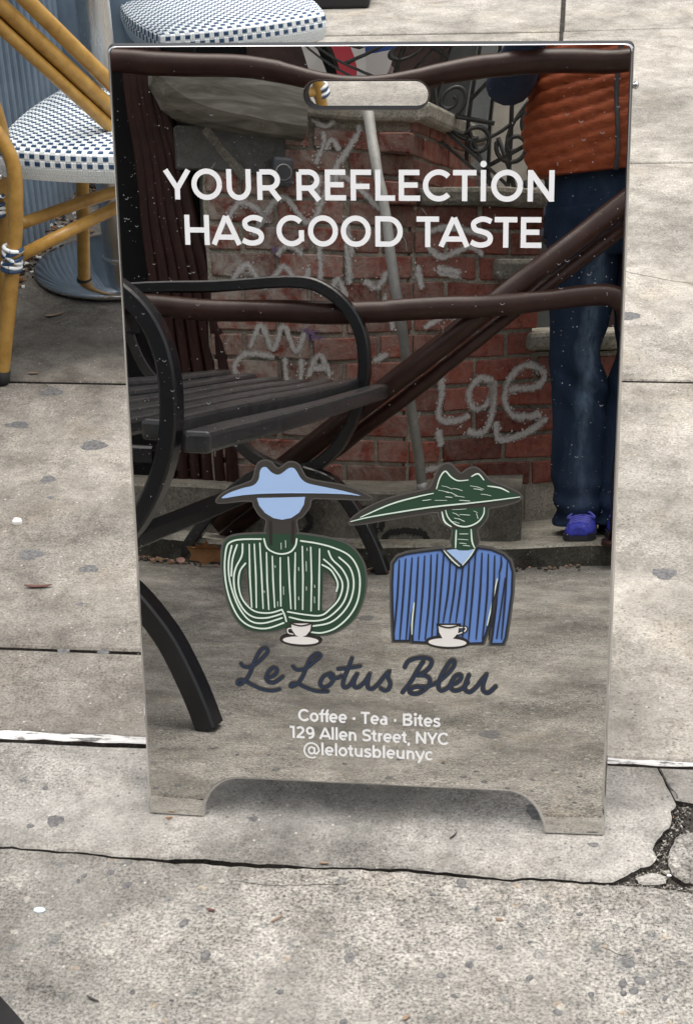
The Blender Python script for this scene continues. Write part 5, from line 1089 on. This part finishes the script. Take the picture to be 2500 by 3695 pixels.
add_loft(mbj, [(*interp(TH_, .80 + .26 * i / 14)[:2], .80 + .26 * i / 14, *interp(TH_, .80 + .26 * i / 14)[2:]) for i in range(15)], NJ, lambda a, z: .002 * sin(a * 5 + 40 * z))
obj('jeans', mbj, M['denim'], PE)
# quilted vest
TV_ = [(1.012, BX, -2.50, .238, .150), (1.05, BX, -2.50, .250, .160), (1.12, BX, -2.50, .262, .166), (1.22, BX, -2.505, .252, .162), (1.32, BX, -2.51, .245, .156), (1.40, BX, -2.515, .232, .145), (1.46, BX, -2.52, .19, .12), (1.50, BX, -2.525, .115, .095), (1.545, BX, -2.525, .085, .085)]
mbv = MB(); nv = 72; zs = [1.012 + (1.545 - 1.012) * i / 110 for i in range(111)]; vs = []
for i, z in enumerate(zs):
    cx, cy, rx_, ry_ = interp(TV_, z)
    for j in range(nv):
        a = 2 * pi * j / nv; zz = z + .075 * abs(cos(a)) ** 1.4 + .012 * sin(3 * a + 2 * z)
        ph = ((zz - 1.0) / .034) % 1.0; puff = .0105 * (abs(sin(pi * ph)) ** .5) - .003 + .0032 * sin(23 * a + 60 * z) * abs(sin(pi * ph)); 
        dist = abs((a - pi / 2 + pi) % (2 * pi) - pi); puff *= min(1, dist / .12)
        vs.append((cx + (rx_ + puff) * cos(a), cy + (ry_ + puff) * sin(a), z))
mbv.add(vs, [(i * nv + j, i * nv + (j + 1) % nv, (i + 1) * nv + (j + 1) % nv, (i + 1) * nv + j) for i in range(110) for j in range(nv)], sm=True); mbv.add(vs[:nv], [list(range(nv))[::-1]]); mbv.add(vs[-nv:], [list(range(nv))])
obj('quilted_vest', mbv, M['vest'], PE)
mb = MB(); mb.tube(spline([(BX - .020 + .006 * sin(14 * z), interp(TV_, z)[1] + interp(TV_, z)[3] + .004, z) for z in [1.008 + .5 * i / 14 for i in range(15)]], 3), .0065, 8); obj('zip', mb, M['zip'], PE)
# arms in navy sleeves, elbows out, forearms up to the phone
LA = [(BX - .20, -2.51, 1.415, .070), (BX - .255, -2.50, 1.36, .066), (BX - .300, -2.455, 1.275, .074), (BX - .312, -2.40, 1.232, .076), (BX - .290, -2.30, 1.285, .062), (BX - .245, -2.14, 1.385, .043), (BX - .205, -2.02, 1.455, .034)]
RA = [(BX + .20, -2.51, 1.415, .070), (BX + .255, -2.50, 1.35, .066), (BX + .27, -2.44, 1.27, .062), (BX + .25, -2.37, 1.245, .060), (BX + .17, -2.26, 1.30, .053), (BX + .06, -2.11, 1.395, .043), (BX - .03, -2.00, 1.46, .034)]
skin('sleeve', [LA], 'sleeve'); skin('sleeve', [RA], 'sleeve')
def hand(wr, dirx, side):
    """palm from the wrist to the phone edge, four fingers behind it, thumb on the screen side"""
    w_ = V(wr); ph = V((.238, -1.862, 1.540)); k = V((side, 0, 0)); up = V((0, .35, .94)); fw = V((0, 1, .1)).normalized()
    palm = ph + k * .052 - fw * .045 - up * .035
    ch_ = [[(*w_, .024), (*(w_.lerp(palm, .55)), .024), (*palm, .028), (*(palm + up * .03 + fw * .012), .026)]]
    for i, ln in enumerate((.062, .070, .066, .052)):
        base = palm + up * (.044 - .022 * i) + fw * .020; p1 = base + fw * .024 + k * .006; p2 = p1 + (fw * .3 - k) * ln * .42; p3 = p2 - k * ln * .40 - fw * .004
        ch_.append([2 if i > 1 else 3, (*base, .0098), (*p1, .0092), (*p2, .0086), (*p3, .0074)])
    t0 = palm + up * .022 - fw * .012; t1 = t0 + up * .028 - k * .010; t2 = t1 + up * .018 - k * .024
    ch_.append([2, (*t0, .012), (*t1, .0105), (*t2, .0085)])
    skin('hand', ch_, 'skin', 2)
hand((BX - .20, -2.005, 1.462), 1, -1); hand((BX - .045, -1.985, 1.468), -1, 1)
RPH = Matrix.Rotation(R(-29.9), 3, 'X') @ Matrix.Identity(3)
# head: face turned down towards the phone
HC = V((BX - .02, -2.465, 1.675)); RH = Matrix.Rotation(R(10), 3, 'Z') @ Matrix.Rotation(R(-14), 3, 'X')
mb = MB(); ng, nr = 40, 32; vs = []
for i in range(nr + 1):
    th = pi * i / nr
    for j in range(ng):
        a = 2 * pi * j / ng; x, y, z = sin(th) * cos(a), sin(th) * sin(a), cos(th); sx_, sy, sz = .076, .096, .118
        if z < 0: sx_ *= 1 - .22 * (-z) ** 1.5; 
        p_ = V((x * sx_, y * sy, z * sz)); f_ = max(0.0, y)
        if y > .2:
            p_.y += .026 * math.exp(-((p_.x / .013) ** 2 + ((p_.z + .018) / .020) ** 2)) + .010 * math.exp(-((p_.x / .009) ** 2 + ((p_.z - .008) / .022) ** 2))
            for s in (-1, 1): p_.y -= .011 * math.exp(-(((p_.x - s * .031) / .017) ** 2 + ((p_.z - .010) / .012) ** 2))
            p_.y += .008 * math.exp(-((p_.x / .024) ** 2 + ((p_.z + .060) / .012) ** 2)) + .010 * math.exp(-((p_.x / .022) ** 2 + ((p_.z + .100) / .018) ** 2)) + .006 * math.exp(-((p_.x / .05) ** 2 + ((p_.z - .032) / .010) ** 2))
        vs.append(HC + RH @ p_)
mb.add(vs, [(i * ng + j, (i + 1) * ng + j, (i + 1) * ng + (j + 1) % ng, i * ng + (j + 1) % ng) for i in range(nr) for j in range(ng)], sm=True)
mb.tube([V((BX, -2.525, 1.50)), V((BX - .008, -2.505, 1.56)), V((BX - .016, -2.485, 1.61))], [.062, .056, .058], 20)
for s in (-1, 1): mb.ellip(HC + RH @ V((s * .076, -.005, -.005)), (.010, .020, .032), 10, 8, RH)
obj('head', mb, M['skin'], PE)
mb = MB(); vs = []
for i in range(19):
    th = pi * i / 30
    for j in range(40):
        a = 2 * pi * j / 40; x, y, z = sin(th) * cos(a), sin(th) * sin(a), cos(th); lim = .30 if y > .25 else -.45; zz = max(z, lim) if y > -.2 else z
        b_ = 1.07 + .025 * sin(9 * a + 5 * th) + (.03 if y < 0 else 0); vs.append(HC + RH @ V((x * .078 * b_, y * .097 * b_ - .004, zz * .120 * b_)))
mb.add(vs, [(i * 40 + j, (i + 1) * 40 + j, (i + 1) * 40 + (j + 1) % 40, i * 40 + (j + 1) % 40) for i in range(18) for j in range(40)], sm=True); obj('hair', mb, M['hair'], PE)
for s in (-1, 1):
    mb = MB(); mb.ellip(HC + RH @ V((s * .031, .078, .010)), (.011, .008, .007), 12, 8, RH); obj('eye', mb, M['eye'], PE)
mb = MB(); mb.ellip(HC + RH @ V((0, .094, -.060)), (.022, .007, .007), 14, 8, RH); obj('mouth', mb, M['lip'], PE)
# sneakers
for cx, cy, tw in ((.362, -2.440, .10), (.470, -2.450, -.14)):
    Rz = Matrix.Rotation(tw, 3, 'Z'); O = V((cx, cy, .06)); mb = MB(); n = 22; S_ = [(-.13, .030, .060, .075), (-.10, .037, .072, .085), (-.05, .038, .074, .09), (0, .040, .066, .085), (.05, .045, .052, .062), (.10, .047, .042, .045), (.135, .040, .035, .034), (.152, .024, .026, .02)]
    vs = []
    for y, hw, ht, tp in S_:
        for j in range(n):
            a = 2 * pi * j / n; x = hw * cos(a); z = .014 + max(0, sin(a)) ** .8 * (ht - .004) if sin(a) > 0 else .014; vs.append(O + Rz @ V((x, y, z)))
    mb.add(vs, [(i * n + j, i * n + (j + 1) % n, (i + 1) * n + (j + 1) % n, (i + 1) * n + j)[::-1] for i in range(len(S_) - 1) for j in range(n)], sm=True); mb.add(vs[:n], [list(range(n))]); mb.add(vs[-n:], [list(range(n))[::-1]])
    sh = obj('sneaker', mb, M['shoe'], PE)
    mb = MB(); vs = [O + Rz @ V((hw * 1.06 * sgn, y, z)) for z in (.0005, .016) for sgn in (-1, 1) for y, hw, *_ in S_]; m_ = len(S_)
    P = [(-hw * 1.07, y) for y, hw, *_ in S_] + [(hw * 1.07, y) for y, hw, *_ in S_[::-1]]; k = len(P)
    mb.add([O + Rz @ V((x, y, z)) for z in (.0008, .018) for x, y in P], [(i, (i + 1) % k, k + (i + 1) % k, k + i) for i in range(k)] + [list(range(k)), [k + i for i in range(k)][::-1]]); obj('sole', mb, M['sole'], sh)
    mb = MB(); zt = lambda y: .0585 - max(0, (y - .042)) * .17
    for q in range(5):
        y = .042 + q * .018; mb.tube(spline([O + Rz @ V((x, y + dy, zt(y) - abs(x) * .25 + .002)) for x, dy in ((-.030, .006), (-.012, -.002), (.012, .008), (.030, -.004))], 4), .0036, 6); mb.tube(spline([O + Rz @ V((x, y + dy, zt(y) - abs(x) * .25 + .004)) for x, dy in ((.030, .008), (.010, 0), (-.012, .010), (-.030, 0))], 4), .0034, 6)
    for s in (-1, 1): mb.tube(spline([O + Rz @ V(p_) for p_ in ((0, .045, .062), (s * .022, .058, .064), (s * .040, .07, .052), (s * .022, .062, .054), (0, .048, .062))], 5), .0034, 6)
    obj('laces', mb, M['lace'], sh)
ph = thing('smartphone', 'black phone held up in both hands of the person in the orange vest', 'phone', (.238, -1.845, 1.556))
mb = MB(); mb.box(V((.238, -1.846, 1.556)), (.072, .148, .008), Matrix.Rotation(R(90 - 29.9), 3, 'X'), .004); obj('case', mb, M['phone'], ph)
